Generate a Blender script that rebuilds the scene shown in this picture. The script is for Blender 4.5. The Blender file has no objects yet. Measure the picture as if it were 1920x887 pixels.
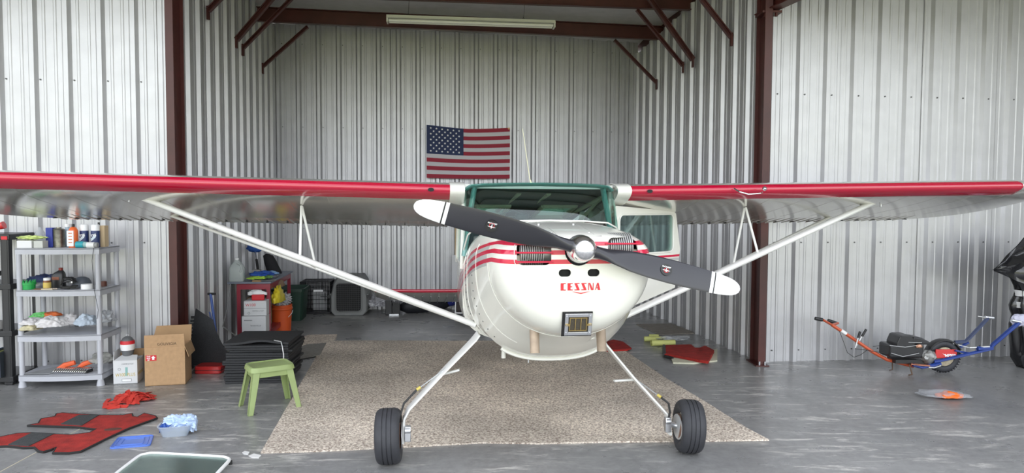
import bpy, bmesh, math, random
from mathutils import Vector, Matrix, noise
random.seed(7)
SC = bpy.context.scene
COL = SC.collection
# ---------------------------------------------------------------- camera
F = 1300.0; CAMZ = 1.68
PITCH = math.atan((443.5-382.0)/F); ROLL = 0.0045
FW = Vector((0, math.cos(PITCH), -math.sin(PITCH)))
UP0 = Vector((0, math.sin(PITCH), math.cos(PITCH))); RT0 = Vector((1,0,0))
RT = RT0*math.cos(ROLL)+UP0*math.sin(ROLL); UPV = UP0*math.cos(ROLL)-RT0*math.sin(ROLL)
cam = bpy.data.cameras.new('camera'); camo = bpy.data.objects.new('camera', cam); COL.objects.link(camo)
cam.sensor_width = 36; cam.lens = 36*F/1920; cam.clip_start = .05; cam.clip_end = 300
m = Matrix((RT, UPV, -FW)).transposed().to_4x4(); m.translation = (0,0,CAMZ)
camo.matrix_world = m
SC.camera = camo
# ---------------------------------------------------------------- world, sun, exposure
w = bpy.data.worlds.new('sky'); SC.world = w; w.use_nodes = True
nt = w.node_tree; bg = nt.nodes['Background']
sky = nt.nodes.new('ShaderNodeTexSky'); sky.sky_type = 'NISHITA'; sky.sun_disc = False
sky.sun_elevation = math.radians(52); sky.sun_rotation = math.radians(10); sky.dust_density = 2.0; sky.air_density = 1.2
sky.ozone_density = 1.5
hs = nt.nodes.new('ShaderNodeHueSaturation'); hs.inputs['Saturation'].default_value = .22
nt.links.new(sky.outputs[0], hs.inputs['Color']); nt.links.new(hs.outputs[0], bg.inputs[0])
bg.inputs[1].default_value = 0.55
sl = bpy.data.lights.new('sun', 'SUN'); sl.energy = 7; sl.angle = math.radians(1); sl.color = (1,.97,.9)
so = bpy.data.objects.new('sun', sl); COL.objects.link(so)
so.rotation_euler = (math.radians(-40), 0, math.radians(-8)); so.location = (0, 20, 20)
SC.view_settings.view_transform = 'Standard'; SC.view_settings.look = 'None'
SC.view_settings.exposure = 0.53; SC.view_settings.gamma = 1; SC.view_settings.use_curve_mapping = False
SC.cycles.diffuse_bounces = 7; SC.cycles.max_bounces = 14; SC.cycles.transparent_max_bounces = 12
SC.cycles.sample_clamp_indirect = 6

# ---------------------------------------------------------------- projection helpers (pixel of the 1920x887 frame -> world)
def ray(px, py):
    return FW + RT*((px-960)/F) - UPV*((py-443.5)/F)
def G(px, py, z=0.0):                 # point at height z seen at a pixel
    d = ray(px, py); t = (z-CAMZ)/d.z
    return Vector((0,0,CAMZ))+d*t
def W(px, py, Y):                     # point at distance Y seen at a pixel
    d = ray(px, py); return Vector((0,0,CAMZ))+d*(Y/d.y)
# ---------------------------------------------------------------- materials
MATS = {}
def mat(name, col, rough=.5, metal=0., noise_amt=0., nscale=8., bump=0., bscale=60., alpha=1., trans=0., coat=0., spec=.5, emis=0., sheen=0.):
    if name in MATS: return MATS[name]
    m = bpy.data.materials.new(name); m.use_nodes = True; nt = m.node_tree; b = nt.nodes['Principled BSDF']
    c = (*col, 1)
    b.inputs['Base Color'].default_value = c; b.inputs['Roughness'].default_value = rough
    b.inputs['Metallic'].default_value = metal; b.inputs['Specular IOR Level'].default_value = spec
    b.inputs['Alpha'].default_value = alpha; b.inputs['Transmission Weight'].default_value = trans
    b.inputs['Coat Weight'].default_value = coat; b.inputs['Coat Roughness'].default_value = .08
    if emis: b.inputs['Emission Color'].default_value = c; b.inputs['Emission Strength'].default_value = emis
    tc = nt.nodes.new('ShaderNodeTexCoord')
    if noise_amt:
        n = nt.nodes.new('ShaderNodeTexNoise'); n.inputs['Scale'].default_value = nscale; n.inputs['Detail'].default_value = 5
        nt.links.new(tc.outputs['Object'], n.inputs['Vector'])
        r = nt.nodes.new('ShaderNodeMapRange'); r.inputs['From Min'].default_value = .3; r.inputs['From Max'].default_value = .7
        r.inputs['To Min'].default_value = 1-noise_amt; r.inputs['To Max'].default_value = 1+noise_amt
        nt.links.new(n.outputs['Fac'], r.inputs['Value'])
        mx = nt.nodes.new('ShaderNodeVectorMath'); mx.operation = 'SCALE'; mx.inputs[0].default_value = col
        nt.links.new(r.outputs[0], mx.inputs['Scale']); nt.links.new(mx.outputs[0], b.inputs['Base Color'])
    if bump:
        n2 = nt.nodes.new('ShaderNodeTexNoise'); n2.inputs['Scale'].default_value = bscale; n2.inputs['Detail'].default_value = 4
        nt.links.new(tc.outputs['Object'], n2.inputs['Vector'])
        bp = nt.nodes.new('ShaderNodeBump'); bp.inputs['Strength'].default_value = bump; bp.inputs['Distance'].default_value = .01
        nt.links.new(n2.outputs['Fac'], bp.inputs['Height']); nt.links.new(bp.outputs[0], b.inputs['Normal'])
    MATS[name] = m; return m
# ---------------------------------------------------------------- mesh builder
class MB:
    def __init__(s): s.v = []; s.f = []; s.mi = []; s.cur = 0
    def add(s, vs, fs, M=None):
        o = len(s.v)
        for p in vs: s.v.append(tuple(M @ Vector(p)) if M is not None else tuple(p))
        for f in fs: s.f.append(tuple(o+i for i in f)); s.mi.append(s.cur)
        return s
    def box(s, x0, x1, y0, y1, z0, z1, M=None):
        vs = [(x,y,z) for z in (z0,z1) for y in (y0,y1) for x in (x0,x1)]
        return s.add(vs, [(0,2,3,1),(4,5,7,6),(0,1,5,4),(2,6,7,3),(0,4,6,2),(1,3,7,5)], M)
    def ring(s, c, ax, r, n=16, ref=None, r2=None, ph=0):
        ax = Vector(ax).normalized(); ref = Vector(ref) if ref else (Vector((0,0,1)) if abs(ax.z)<.9 else Vector((1,0,0)))
        a = (ref-ax*ref.dot(ax)).normalized(); b = ax.cross(a); r2 = r if r2 is None else r2
        return [tuple(Vector(c)+a*r*math.cos(2*math.pi*i/n+ph)+b*r2*math.sin(2*math.pi*i/n+ph)) for i in range(n)]
    def loft(s, rings, cap=True, closed=True, M=None):
        n = len(rings[0]); o = []; fs = []; vs = [p for r in rings for p in r]
        for k in range(len(rings)-1):
            for i in range(n if closed else n-1):
                j = (i+1)%n; fs.append((k*n+i, k*n+j, (k+1)*n+j, (k+1)*n+i))
        if cap and closed:
            fs.append(tuple(reversed(range(n)))); fs.append(tuple((len(rings)-1)*n+i for i in range(n)))
        return s.add(vs, fs, M)
    def cyl(s, p0, p1, r0, r1=None, n=16, M=None, cap=True):
        r1 = r0 if r1 is None else r1; ax = Vector(p1)-Vector(p0)
        return s.loft([s.ring(p0, ax, r0, n), s.ring(p1, ax, r1, n)], cap, True, M)
    def lathe(s, prof, c=(0,0,0), ax=(0,0,1), n=24, M=None, sc=(1,1)):
        ax = Vector(ax).normalized()
        return s.loft([s.ring(Vector(c)+ax*h, ax, max(r,1e-4)*sc[0], n, None, max(r,1e-4)*sc[1]) for r, h in prof], True, True, M)
    def tube(s, pts, r, n=8, r2=None, ref=None, M=None):
        pts = [Vector(p) for p in pts]; R = []
        a = None
        for i, p in enumerate(pts):
            t = (pts[min(i+1,len(pts)-1)]-pts[max(i-1,0)]).normalized()
            if a is None: a = Vector(ref) if ref else (Vector((0,0,1)) if abs(t.z)<.9 else Vector((1,0,0)))
            a = (a-t*a.dot(t)).normalized(); b = t.cross(a); rr = r[i] if isinstance(r,(list,tuple)) else r
            q = rr if r2 is None else r2
            R.append([tuple(p+a*rr*math.cos(2*math.pi*k/n)+b*q*math.sin(2*math.pi*k/n)) for k in range(n)])
        return s.loft(R, True, True, M)
    def prism(s, poly, z0, z1, M=None):
        n = len(poly); vs = [(x,y,z0) for x,y in poly]+[(x,y,z1) for x,y in poly]
        fs = [tuple(reversed(range(n))), tuple(range(n,2*n))]+[(i,(i+1)%n,n+(i+1)%n,n+i) for i in range(n)]
        return s.add(vs, fs, M)
    def torus(s, c, ax, R, r, n=32, k=10, sx=1.0, M=None):
        ax = Vector(ax).normalized(); ref = Vector((0,0,1)) if abs(ax.z)<.9 else Vector((1,0,0))
        a = (ref-ax*ref.dot(ax)).normalized(); b = ax.cross(a); rings = []
        for i in range(n+1):
            t = 2*math.pi*i/n; d = a*math.cos(t)+b*math.sin(t)
            rings.append([tuple(Vector(c)+d*(R+r*math.cos(2*math.pi*j/k))+ax*r*sx*math.sin(2*math.pi*j/k)) for j in range(k)])
        return s.loft(rings, False, True, M)
    def build(s, name, material, parent=None, smooth=40, bevel=0, seg=2, mods=None):
        me = bpy.data.meshes.new(name); me.from_pydata(s.v, [], s.f)
        bm = bmesh.new(); bm.from_mesh(me); bmesh.ops.recalc_face_normals(bm, faces=bm.faces); bm.to_mesh(me); bm.free()
        ms = material if isinstance(material,(list,tuple)) else [material]
        for q in ms: me.materials.append(q)
        if len(ms) > 1: me.polygons.foreach_set('material_index', s.mi)
        if smooth:
            me.polygons.foreach_set('use_smooth', [True]*len(me.polygons))
            me.set_sharp_from_angle(angle=math.radians(smooth))
        o = bpy.data.objects.new(name, me); COL.objects.link(o)
        if parent: o.parent = parent
        if bevel:
            b = o.modifiers.new('bevel','BEVEL'); b.width = bevel; b.segments = seg; b.limit_method = 'ANGLE'; b.angle_limit = math.radians(40); b.harden_normals = False
        return o
def tag(o, label, cat, group=None, kind=None):
    o['label'] = label; o['category'] = cat
    if group: o['group'] = group
    if kind: o['kind'] = kind
    return o
def struct(o, label=None):
    o['kind'] = 'structure'
    if label: o['label'] = label
    return o
def thing(name, label, cat, loc=(0,0,0), rz=0, group=None):
    o = bpy.data.objects.new(name, None); COL.objects.link(o); o.empty_display_size = .1
    o.location = loc; o.rotation_euler = (0,0,rz); return tag(o, label, cat, group)
def copy_tree(o, parent=None):
    c = o.copy(); COL.objects.link(c); c.parent = parent
    for ch in list(o.children): copy_tree(ch, c)
    return c
def setloc(o, loc, rz=None):
    o.location = loc
    if rz is not None: o.rotation_euler = (0,0,rz)
    return o
def text(name, s, material, parent, M, size=.1, ext=.0008, align='CENTER', shear=0, sx=1.0, label=None, bold=0):
    c = bpy.data.curves.new(name, 'FONT'); c.body = s; c.size = size; c.extrude = ext; c.align_x = align; c.align_y = 'CENTER'; c.shear = shear; c.offset = bold
    t = bpy.data.objects.new(name+'_curve', c); COL.objects.link(t)
    bpy.context.view_layer.update()
    me = bpy.data.meshes.new_from_object(t.evaluated_get(bpy.context.evaluated_depsgraph_get()))
    bpy.data.objects.remove(t); me.transform(M @ Matrix.Diagonal((sx,1,1,1)))
    me.materials.clear(); me.materials.append(material); me.name = name
    o = bpy.data.objects.new(name, me); COL.objects.link(o); o.parent = parent
    if label: o['label'] = label
    return o
def T(x, y, z): return Matrix.Translation((x,y,z))
def R(a, ax): return Matrix.Rotation(a, 4, ax)
FACE = R(math.pi/2, 'X')              # text lying in XZ facing -Y
def blob(c, s, amp=.15, fr=3., sub=4, seed=0, flat=None, crease=0.0):
    bm = bmesh.new(); bmesh.ops.create_icosphere(bm, subdivisions=sub, radius=1)
    for v in bm.verts:
        d = v.co.normalized(); q = d*fr+Vector((seed*7.1,seed*3.3,seed))
        k = 1+amp*noise.noise(q)+amp*.5*noise.noise(q*2.3)
        if crease: k += crease*(abs(noise.noise(q*1.7+Vector((5,5,5))))-.2)
        v.co = Vector((d.x*s[0], d.y*s[1], d.z*s[2]))*k
        if flat is not None and v.co.z < flat: v.co.z = flat
        v.co += Vector(c)
    mb = MB(); mb.v = [tuple(v.co) for v in bm.verts]; mb.f = [tuple(v.index for v in f.verts) for f in bm.faces]; mb.mi = [0]*len(mb.f)
    bm.free(); return mb
# plain materials
STEEL = mat('red oxide steel', (.065,.015,.012), .42, noise_amt=.25, nscale=3, bump=.05)
BLACKP = mat('black plastic', (.018,.018,.02), .38, noise_amt=.15)
GREYP = mat('grey plastic', (.47,.48,.52), .4, noise_amt=.05)
WHITE = mat('white paint', (.80,.80,.77), .3, coat=.3)
WHITEP = mat('white plastic', (.82,.82,.82), .4)
CARD = mat('cardboard', (.46,.29,.155), .85, noise_amt=.08, nscale=30)
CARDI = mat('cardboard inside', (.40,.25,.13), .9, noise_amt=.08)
CHROME = mat('chrome', (.82,.83,.85), .07, 1.)
ALU = mat('aluminium', (.65,.66,.68), .32, 1.)
RUBBER = mat('tyre rubber', (.035,.036,.042), .62, noise_amt=.12, nscale=20, bump=.1, bscale=200)
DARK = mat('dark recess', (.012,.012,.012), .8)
INKR = mat('red ink', (.62,.02,.03), .5); INKK = mat('black ink', (.02,.02,.02), .5); INKW = mat('white ink', (.85,.85,.85), .5)
FOAM = mat('black foam', (.032,.033,.036), .75, noise_amt=.25, nscale=120, bump=.5, bscale=300)
# ================================================================= SETTING
# concrete floor
def concrete():
    m = bpy.data.materials.new('sealed concrete'); m.use_nodes = True; nt = m.node_tree; b = nt.nodes['Principled BSDF']; L = nt.links
    tc = nt.nodes.new('ShaderNodeTexCoord')
    def nz(scale, detail=6, rough=.6, vec=None, dist=0):
        n = nt.nodes.new('ShaderNodeTexNoise'); n.inputs['Scale'].default_value = scale; n.inputs['Detail'].default_value = detail
        n.inputs['Roughness'].default_value = rough; n.inputs['Distortion'].default_value = dist
        L.new(vec or tc.outputs['Object'], n.inputs['Vector']); return n.outputs['Fac']
    def rng(v, a, b_, c, d):
        r = nt.nodes.new('ShaderNodeMapRange'); r.inputs[1].default_value=a; r.inputs[2].default_value=b_; r.inputs[3].default_value=c; r.inputs[4].default_value=d
        L.new(v, r.inputs[0]); return r.outputs[0]
    mix = nt.nodes.new('ShaderNodeMix'); mix.data_type='RGBA'
    L.new(rng(nz(1.1),.3,.7,0,1), mix.inputs[0]); mix.inputs[6].default_value=(.20,.20,.20,1); mix.inputs[7].default_value=(.32,.318,.312,1)
    mp = nt.nodes.new('ShaderNodeMapping'); mp.inputs['Rotation'].default_value=(0,0,-.55); mp.inputs['Scale'].default_value=(1.2,6,1); L.new(tc.outputs['Object'], mp.inputs[0])
    s1 = rng(nz(1.9,9,.72,mp.outputs[0],.6),.53,.64,0,1)
    msk = rng(nz(.55,2),.42,.55,0,.9)
    mu = nt.nodes.new('ShaderNodeMath'); mu.operation='MULTIPLY'; L.new(s1,mu.inputs[0]); L.new(msk,mu.inputs[1])
    m2 = nt.nodes.new('ShaderNodeMix'); m2.data_type='RGBA'; L.new(mu.outputs[0], m2.inputs[0]); L.new(mix.outputs[2], m2.inputs[6]); m2.inputs[7].default_value=(.66,.64,.60,1)
    m3 = nt.nodes.new('ShaderNodeMix'); m3.data_type='RGBA'; m3.blend_type='MULTIPLY'; m3.inputs[0].default_value=.6
    L.new(m2.outputs[2], m3.inputs[6]); g = nt.nodes.new('ShaderNodeCombineColor'); q = rng(nz(14,8,.7),.3,.7,.62,1.2)
    for i in range(3): L.new(q, g.inputs[i])
    L.new(g.outputs[0], m3.inputs[7]); L.new(m3.outputs[2], b.inputs['Base Color'])
    L.new(rng(nz(3,5),.3,.7,.24,.40), b.inputs['Roughness']); b.inputs['Specular IOR Level'].default_value=.55
    bp = nt.nodes.new('ShaderNodeBump'); bp.inputs['Strength'].default_value=.12; bp.inputs['Distance'].default_value=.004
    L.new(nz(40,4), bp.inputs['Height']); L.new(bp.outputs[0], b.inputs['Normal'])
    return m
mb = MB(); mb.box(-9,9,-3.0,12.4,-.15,0); struct(mb.build('floor', concrete(), smooth=0))
mb = MB(); mb.box(-60,60,-70,-3.01,-.2,-.02)
struct(mb.build('ground_outside', mat('grass', (.22,.235,.10), .9, noise_amt=.4, nscale=1.5), smooth=0))
# saw cuts in the slab, each a dark recessed strip
for k, (a, b_) in enumerate((((0,885),(205,775)),)):
    p, q = G(*a), G(*b_); mb = MB(); mb.tube([p+Vector((0,0,.0)), q], .004, 6); o = mb.build('control_joint', mat('joint filler',(.5,.46,.36),.8)); struct(o)

WALLM = mat('galvanised panel', (.50,.50,.515), .40, .55, noise_amt=.05, nscale=5)
def wallmat():
    m = WALLM; nt = m.node_tree; b = nt.nodes['Principled BSDF']
    return m
wallmat()
SCREW = mat('screw head', (.12,.12,.12), .5, .5)
def zroof(X, Y): return 4.42-.02*(X+3.6)-.06*(Y-10.76)
HR = .036
def corrugated(name, A, B, ztopA, ztopB, side, label=None, screws=True):
    """ribbed sheet wall from A to B (x,y); side = +1 if the room lies to the left of A->B"""
    A = Vector((A[0],A[1],0)); B = Vector((B[0],B[1],0)); L = (B-A).length; d = (B-A)/L; n = Vector((-d.y,d.x,0))*side
    M = Matrix((d, n, Vector((0,0,1)))).transposed().to_4x4(); M.translation = A
    mb = MB(); mb.add([(0,-.05,0),(L,-.05,0),(L,-.008,0),(0,-.008,0),(0,-.05,ztopA),(L,-.05,ztopB),(L,-.008,ztopB),(0,-.008,ztopA)],
        [(0,1,2,3),(4,5,6,7),(0,1,5,4),(2,3,7,6),(1,2,6,5),(0,3,7,4)])
    root = mb.build(name, mat('girt steel',(.1,.03,.025),.5), smooth=0); root.matrix_world = M; struct(root, label)
    pw = .915; k = 0; u0 = -.08
    while u0 < L:
        prof = []
        for r in range(3):
            c = u0+.1525+.305*r
            prof += [(c-.1525,0)] if r == 0 else []
            prof += [(c-.112,0),(c-.104,.005),(c-.094,.005),(c-.086,0)] if False else []
            prof += [(c-.045,0),(c-.021,HR),(c+.021,HR),(c+.045,0)]
            for q in (.102,.203):
                prof += [(c+q-.016,0),(c+q-.009,.006),(c+q+.009,.006),(c+q+.016,0)]
        prof += [(u0+pw,0)]
        if k: prof = [(u0-.0,.0012)]+prof[1:]
        P = []
        for i,(x,h) in enumerate(prof):
            if x < 0 or x > L:
                continue
            P.append((x,h))
        if len(P) > 2:
            if u0 < 0: P = [(0,P[0][1])]+P
            if u0+pw > L: P = P+[(L,P[-1][1])]
            vs = [(x,h+.001*(k%2),0.0) for x,h in P]+[(x,h+.001*(k%2),ztopA+(ztopB-ztopA)*x/L) for x,h in P]
            nn = len(P); mb = MB(); mb.add(vs, [(i,i+1,nn+i+1,nn+i) for i in range(nn-1)])
            mb.build('wall_panel', WALLM, root, smooth=0)
        u0 += pw; k += 1
    if screws:
        mb = MB()
        for z in (.12, 1.28, 2.85, 4.12):
            if z > min(ztopA,ztopB)-.1: continue
            u = .0725+.06
            while u < L:
                for q in ((0,.0) if False else (.0,)):
                    mb.cyl((u,0.0,z),(u,.009,z),.0075,n=6)
                u += .305
        so_ = mb.build('panel_screws', SCREW, root, smooth=0); so_['kind'] = 'stuff'
    return root
BL=(-3.68,10.76); BR=(2.03,11.38); CL=(-3.33,6.86); CR=(2.66,7.36)
LW=(-8.6, 6.86+.119*(-8.6+3.33)); RW=(8.6, 7.36+.119*(8.6-2.66))
corrugated('wall_back', BL, BR, zroof(*BL), zroof(*BR)+.05, -1)
mb = MB(); mb.box(0,6.2,-.03,.03,4.12,4.75); o = mb.build('trim_right', STEEL, smooth=0); o.matrix_world = T(2.70,7.3,0) @ R(math.atan2(4.02,-.63),'Z') @ T(0,-.04,0); struct(o)
corrugated('wall_left', CL, BL, zroof(*CL), zroof(*BL), -1)
corrugated('wall_right', CR, BR, 4.5, 4.12, 1)
corrugated('wall_front_left', LW, CL, 4.75, 4.65, -1)
corrugated('wall_front_right', CR, RW, 4.7, 4.55, -1)
corrugated('wall_end_left', (-8.6,4.0), LW, 4.9, 4.75, -1, screws=False)
corrugated('wall_end_right', RW, (8.6,4.0), 4.55, 4.85, -1, screws=False)
# roof with vinyl-faced insulation
INS = mat('white vinyl insulation', (.62,.61,.60), .55, noise_amt=.06, bump=.4, bscale=6)
mb = MB()
nx, ny = 24, 24; g = []
for j in range(ny+1):
    for i in range(nx+1):
        X = -8.7+17.4*i/nx; Y = 3.9+8.0*j/ny
        g.append((X, Y, zroof(X,Y)+.02+.02*math.sin(j*2.1)+.008*math.sin(i*3.)))
n1 = len(g); g += [(x,y,z+.15) for x,y,z in g]
fs = []
for j in range(ny):
    for i in range(nx):
        a = j*(nx+1)+i; fs += [(a,a+1,a+nx+2,a+nx+1),(n1+a,n1+a+nx+1,n1+a+nx+2,n1+a+1)]
mb.add(g, fs); struct(mb.build('ceiling', INS, smooth=60))
# steel
def beam(name, p, q, wd, ht, label=None, parent=None, flange=True, material=STEEL):
    p = Vector(p); q = Vector(q); d = (q-p); L = d.length; d.normalize()
    up = Vector((0,0,1)) if abs(d.z) < .9 else Vector((0,-1,0)); s_ = d.cross(up).normalized(); up = s_.cross(d)
    M = Matrix((d, s_, up)).transposed().to_4x4(); M.translation = p
    mb = MB()
    if flange:   # I / Z section
        t = .012; mb.box(0,L,-wd/2,wd/2,-ht/2,-ht/2+t); mb.box(0,L,-wd/2,wd/2,ht/2-t,ht/2); mb.box(0,L,-t/2,t/2,-ht/2+t,ht/2-t)
    else: mb.box(0,L,-wd/2,wd/2,-ht/2,ht/2)
    o = mb.build(name, material, parent, smooth=0, bevel=.003, seg=1)
    if parent: o.matrix_local = M
    else: o.matrix_world = M
    if label: o['label'] = label
    return o
def sbeam(*a, **k): return struct(beam(*a, **k))
sbeam('purlin', (-3.62,9.88,4.325), (2.22,10.42,4.215), .08,.20)
sbeam('purlin', (-3.6,8.85,4.40), (2.35,9.25,4.33), .08,.20)
sbeam('purlin', (-3.5,7.7,4.48), (2.5,8.1,4.40), .08,.20)
for q in range(2): sbeam('purlin', (-8.5,5.0+q*1.15,zroof(0,5.0+q*1.15)-.1), (8.5,5.0+q*1.15,zroof(0,5.0+q*1.15)-.1-.02), .08,.2)
LWx = lambda Y: -3.33-(Y-6.86)*.35/3.9+.05
RWx = lambda Y: 2.66-(Y-7.36)*.63/4.02-.05
def brace(pb, pt, Yb, Yt, r=.022):
    a, b_ = W(*pb, Yb), W(*pt, Yt)
    if abs(a.x) > 2: a.x = LWx(a.y) if a.x < 0 else RWx(a.y)
    o = sbeam('knee_brace', a, b_, r*2, r*2)
    mb = MB(); mb.box(a.x-.012,a.x+.012,a.y-.02,a.y+.02,a.z-.1,a.z+.05); c = mb.build('clip', STEEL, smooth=0); c.parent = o; c.matrix_parent_inverse = o.matrix_world.inverted()
for s_ in (((498,125),(577,50),9.98,9.95),((460,90),(548,-4),9.04,8.95),((447,75),(514,-8),8.76,8.75,.03),((390,20),(432,-22),7.75,7.75,.026),
           ((1225,155),(1152,75),10.4,10.35),((1279,123),(1194,18),9.42,9.25),((1297,112),(1216,-6),9.1,9.0,.03),((1370,70),(1306,-14),8.04,8.0,.026)): brace(*s_)
# frame columns and rafters
def column(name, x0, x1, Y, dy, h, lean=0):
    a = W(x0, 600, Y); b_ = W(x1, 600, Y); mb = MB(); t = .012
    xa, xb = a.x, b_.x
    mb.box(xa,xb,Y,Y+t,.012,h); mb.box(xa,xb,Y+dy-t,Y+dy,.012,h); mb.box((xa+xb)/2-t/2,(xa+xb)/2+t/2,Y+t,Y+dy-t,.012,h)
    o = mb.build(name, STEEL, smooth=0, bevel=.002, seg=1); struct(o)
    mb = MB(); mb.box(xa-.03,xb+.03,Y-.03,Y+dy+.02,0,.012); mb.build('base_plate', STEEL, o, smooth=0)
    mb = MB()
    for xx in (xa+.01, xb-.01): mb.cyl((xx,Y-.012,.012),(xx,Y-.012,.05),.01,n=8)
    c = mb.build('anchor_bolts', ALU, o); c['kind'] = 'stuff'
    return o
column('column_left', 319, 334, 6.72, .22, 4.6)
column('column_right', 1423, 1437, 7.16, .26, 4.35)
sbeam('rafter', (2.60,7.42,3.80), (3.6,4.3,3.92), .14,.26)
sbeam('rafter', (-3.36,6.95,4.45), (-3.0,4.2,4.5), .14,.26)
sbeam('rafter', (2.5,7.25,4.2), (2.5,4.2,4.35), .14,.26)
mb = MB(); mb.box(-.09,.11,-.10,.12,-.012,.012); o = mb.build('column_cap_plate', STEEL, smooth=0, bevel=.002); o.location = (2.64,7.28,3.655); struct(o)
mb = MB()
for bx, by in ((-.05,-.07),(.06,-.07),(.06,.07)): mb.cyl((bx,by,-.045),(bx,by,.0),.016,n=6)
o2 = mb.build('cap_bolts', STEEL, o); o2['kind']='stuff'; o2.location=(0,0,-.0)
# door header
sbeam('door_header', (-8.6,4.0,4.62), (8.6,4.0,4.54), .2,.4, flange=False)
# base trim angle under sheets
# ================================================================= AIRPLANE (local frame: nose towards -y, hub plane at y=0)
PSI = math.radians(8)
plane = thing('airplane', 'white high-wing taildragger airplane with red stripes and dark two-blade propeller', 'airplane', (.389,3.8,0), PSI)
PM = plane.matrix_world if False else Matrix.Translation((.389,3.8,0)) @ Matrix.Rotation(PSI,4,'Z')
def paint(name, stripes):
    m = bpy.data.materials.new(name); m.use_nodes = True; nt = m.node_tree; b = nt.nodes['Principled BSDF']; L = nt.links
    b.inputs['Roughness'].default_value = .25; b.inputs['Coat Weight'].default_value = .6; b.inputs['Coat Roughness'].default_value = .06
    tc = nt.nodes.new('ShaderNodeTexCoord'); sp = nt.nodes.new('ShaderNodeSeparateXYZ'); L.new(tc.outputs['Object'], sp.inputs[0])
    def mth(op, a, b_=None, c=None):
        n = nt.nodes.new('ShaderNodeMath'); n.operation = op
        for i, v in enumerate((a, b_, c)):
            if v is None: continue
            if isinstance(v, (int,float)): n.inputs[i].default_value = v
            else: L.new(v, n.inputs[i])
        return n.outputs[0]
    # stripe height falls aft of the nose bowl
    y = sp.outputs['Y']; z = sp.outputs['Z']
    yy = mth('MAXIMUM', mth('SUBTRACT', y, stripes['y0']), 0)
    drop = mth('MULTIPLY', mth('POWER', yy, stripes['p']), stripes['k'])
    zz = mth('ADD', z, drop)
    out = None
    for a, b_ in stripes['red']:
        s = mth('MULTIPLY', mth('GREATER_THAN', zz, a), mth('LESS_THAN', zz, b_)); out = s if out is None else mth('MAXIMUM', out, s)
    gr = None
    for a, b_ in stripes.get('grey', ()):
        s = mth('MULTIPLY', mth('GREATER_THAN', zz, a), mth('LESS_THAN', zz, b_)); gr = s if gr is None else mth('MAXIMUM', gr, s)
    if 'ymin' in stripes: out = mth('MULTIPLY', out, mth('GREATER_THAN', y, stripes['ymin']))
    mx = nt.nodes.new('ShaderNodeMix'); mx.data_type = 'RGBA'; L.new(out, mx.inputs[0]); mx.inputs[7].default_value = (.60,.012,.055,1)
    base = (.80,.79,.72,1)
    if gr is not None:
        m0 = nt.nodes.new('ShaderNodeMix'); m0.data_type = 'RGBA'; L.new(mth('MULTIPLY', gr, mth('GREATER_THAN', y, .36)), m0.inputs[0]); m0.inputs[6].default_value = base; m0.inputs[7].default_value = (.50,.50,.48,1)
        L.new(m0.outputs[2], mx.inputs[6])
    else: mx.inputs[6].default_value = base
    L.new(mx.outputs[2], b.inputs['Base Color'])
    return m
RED = mat('wing red paint', (.43,.003,.03), .2, coat=.8)
REDB = mat('intake bar red', (.55,.01,.05), .3)
CREAM = mat('airframe white', (.80,.79,.73), .25, coat=.6)
SILV = mat('polished silver wing skin', (.80,.79,.74), .17, .70, bump=.08, bscale=2.2)
RZ = [(1.446,1.469),(1.396,1.421),(1.344,1.369)]
CP = paint('nose paint', dict(y0=.26, p=1.25, k=.235, red=RZ, grey=[(1.421,1.446),(1.369,1.396),(1.325,1.344)]))
def section(y, w, zt, zb, zm, nt_=3.0, nb=2.2, n=56, cx=0):
    r = []
    for i in range(n):
        t = 2*math.pi*i/n; c, s = math.cos(t), math.sin(t); e = nt_ if s >= 0 else nb
        x = w*math.copysign(abs(c)**(2/e), c); z = zm + (zt-zm if s >= 0 else zm-zb)*math.copysign(abs(s)**(2/e), s)
        r.append((cx+x, y, z))
    return r
# sections: y, halfwidth, ztop, zbot, zmid, ntop, nbot
BOWL = [(.085,.20,1.455,1.26,1.36,2.6,2.4),(.088,.31,1.478,1.12,1.34,3,2.3),(.10,.372,1.492,1.03,1.33,3.2,2.2),(.13,.415,1.504,.975,1.33,3.2,2.1),(.18,.447,1.515,.935,1.33,3.1,2.05),
        (.25,.472,1.524,.905,1.33,3,2.0),(.32,.486,1.531,.89,1.33,3,2.05)]
COWL = [(.325,.486,1.531,.89,1.33,3,2.05),(.42,.508,1.54,.845,1.32,3,2.1),(.55,.53,1.548,.775,1.31,3,2.25),(.68,.548,1.555,.70,1.29,3,2.4),(.80,.558,1.56,.655,1.27,3,2.55)]
BODY = [(.80,.556,1.558,.70,1.25,3,2.7),(.95,.563,1.562,.685,1.22,3,2.9),(1.08,.568,1.545,.685,1.2,3,3),(1.18,.57,1.50,.68,1.15,3.2,3),(1.28,.572,1.42,.675,1.12,4,3)]
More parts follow.
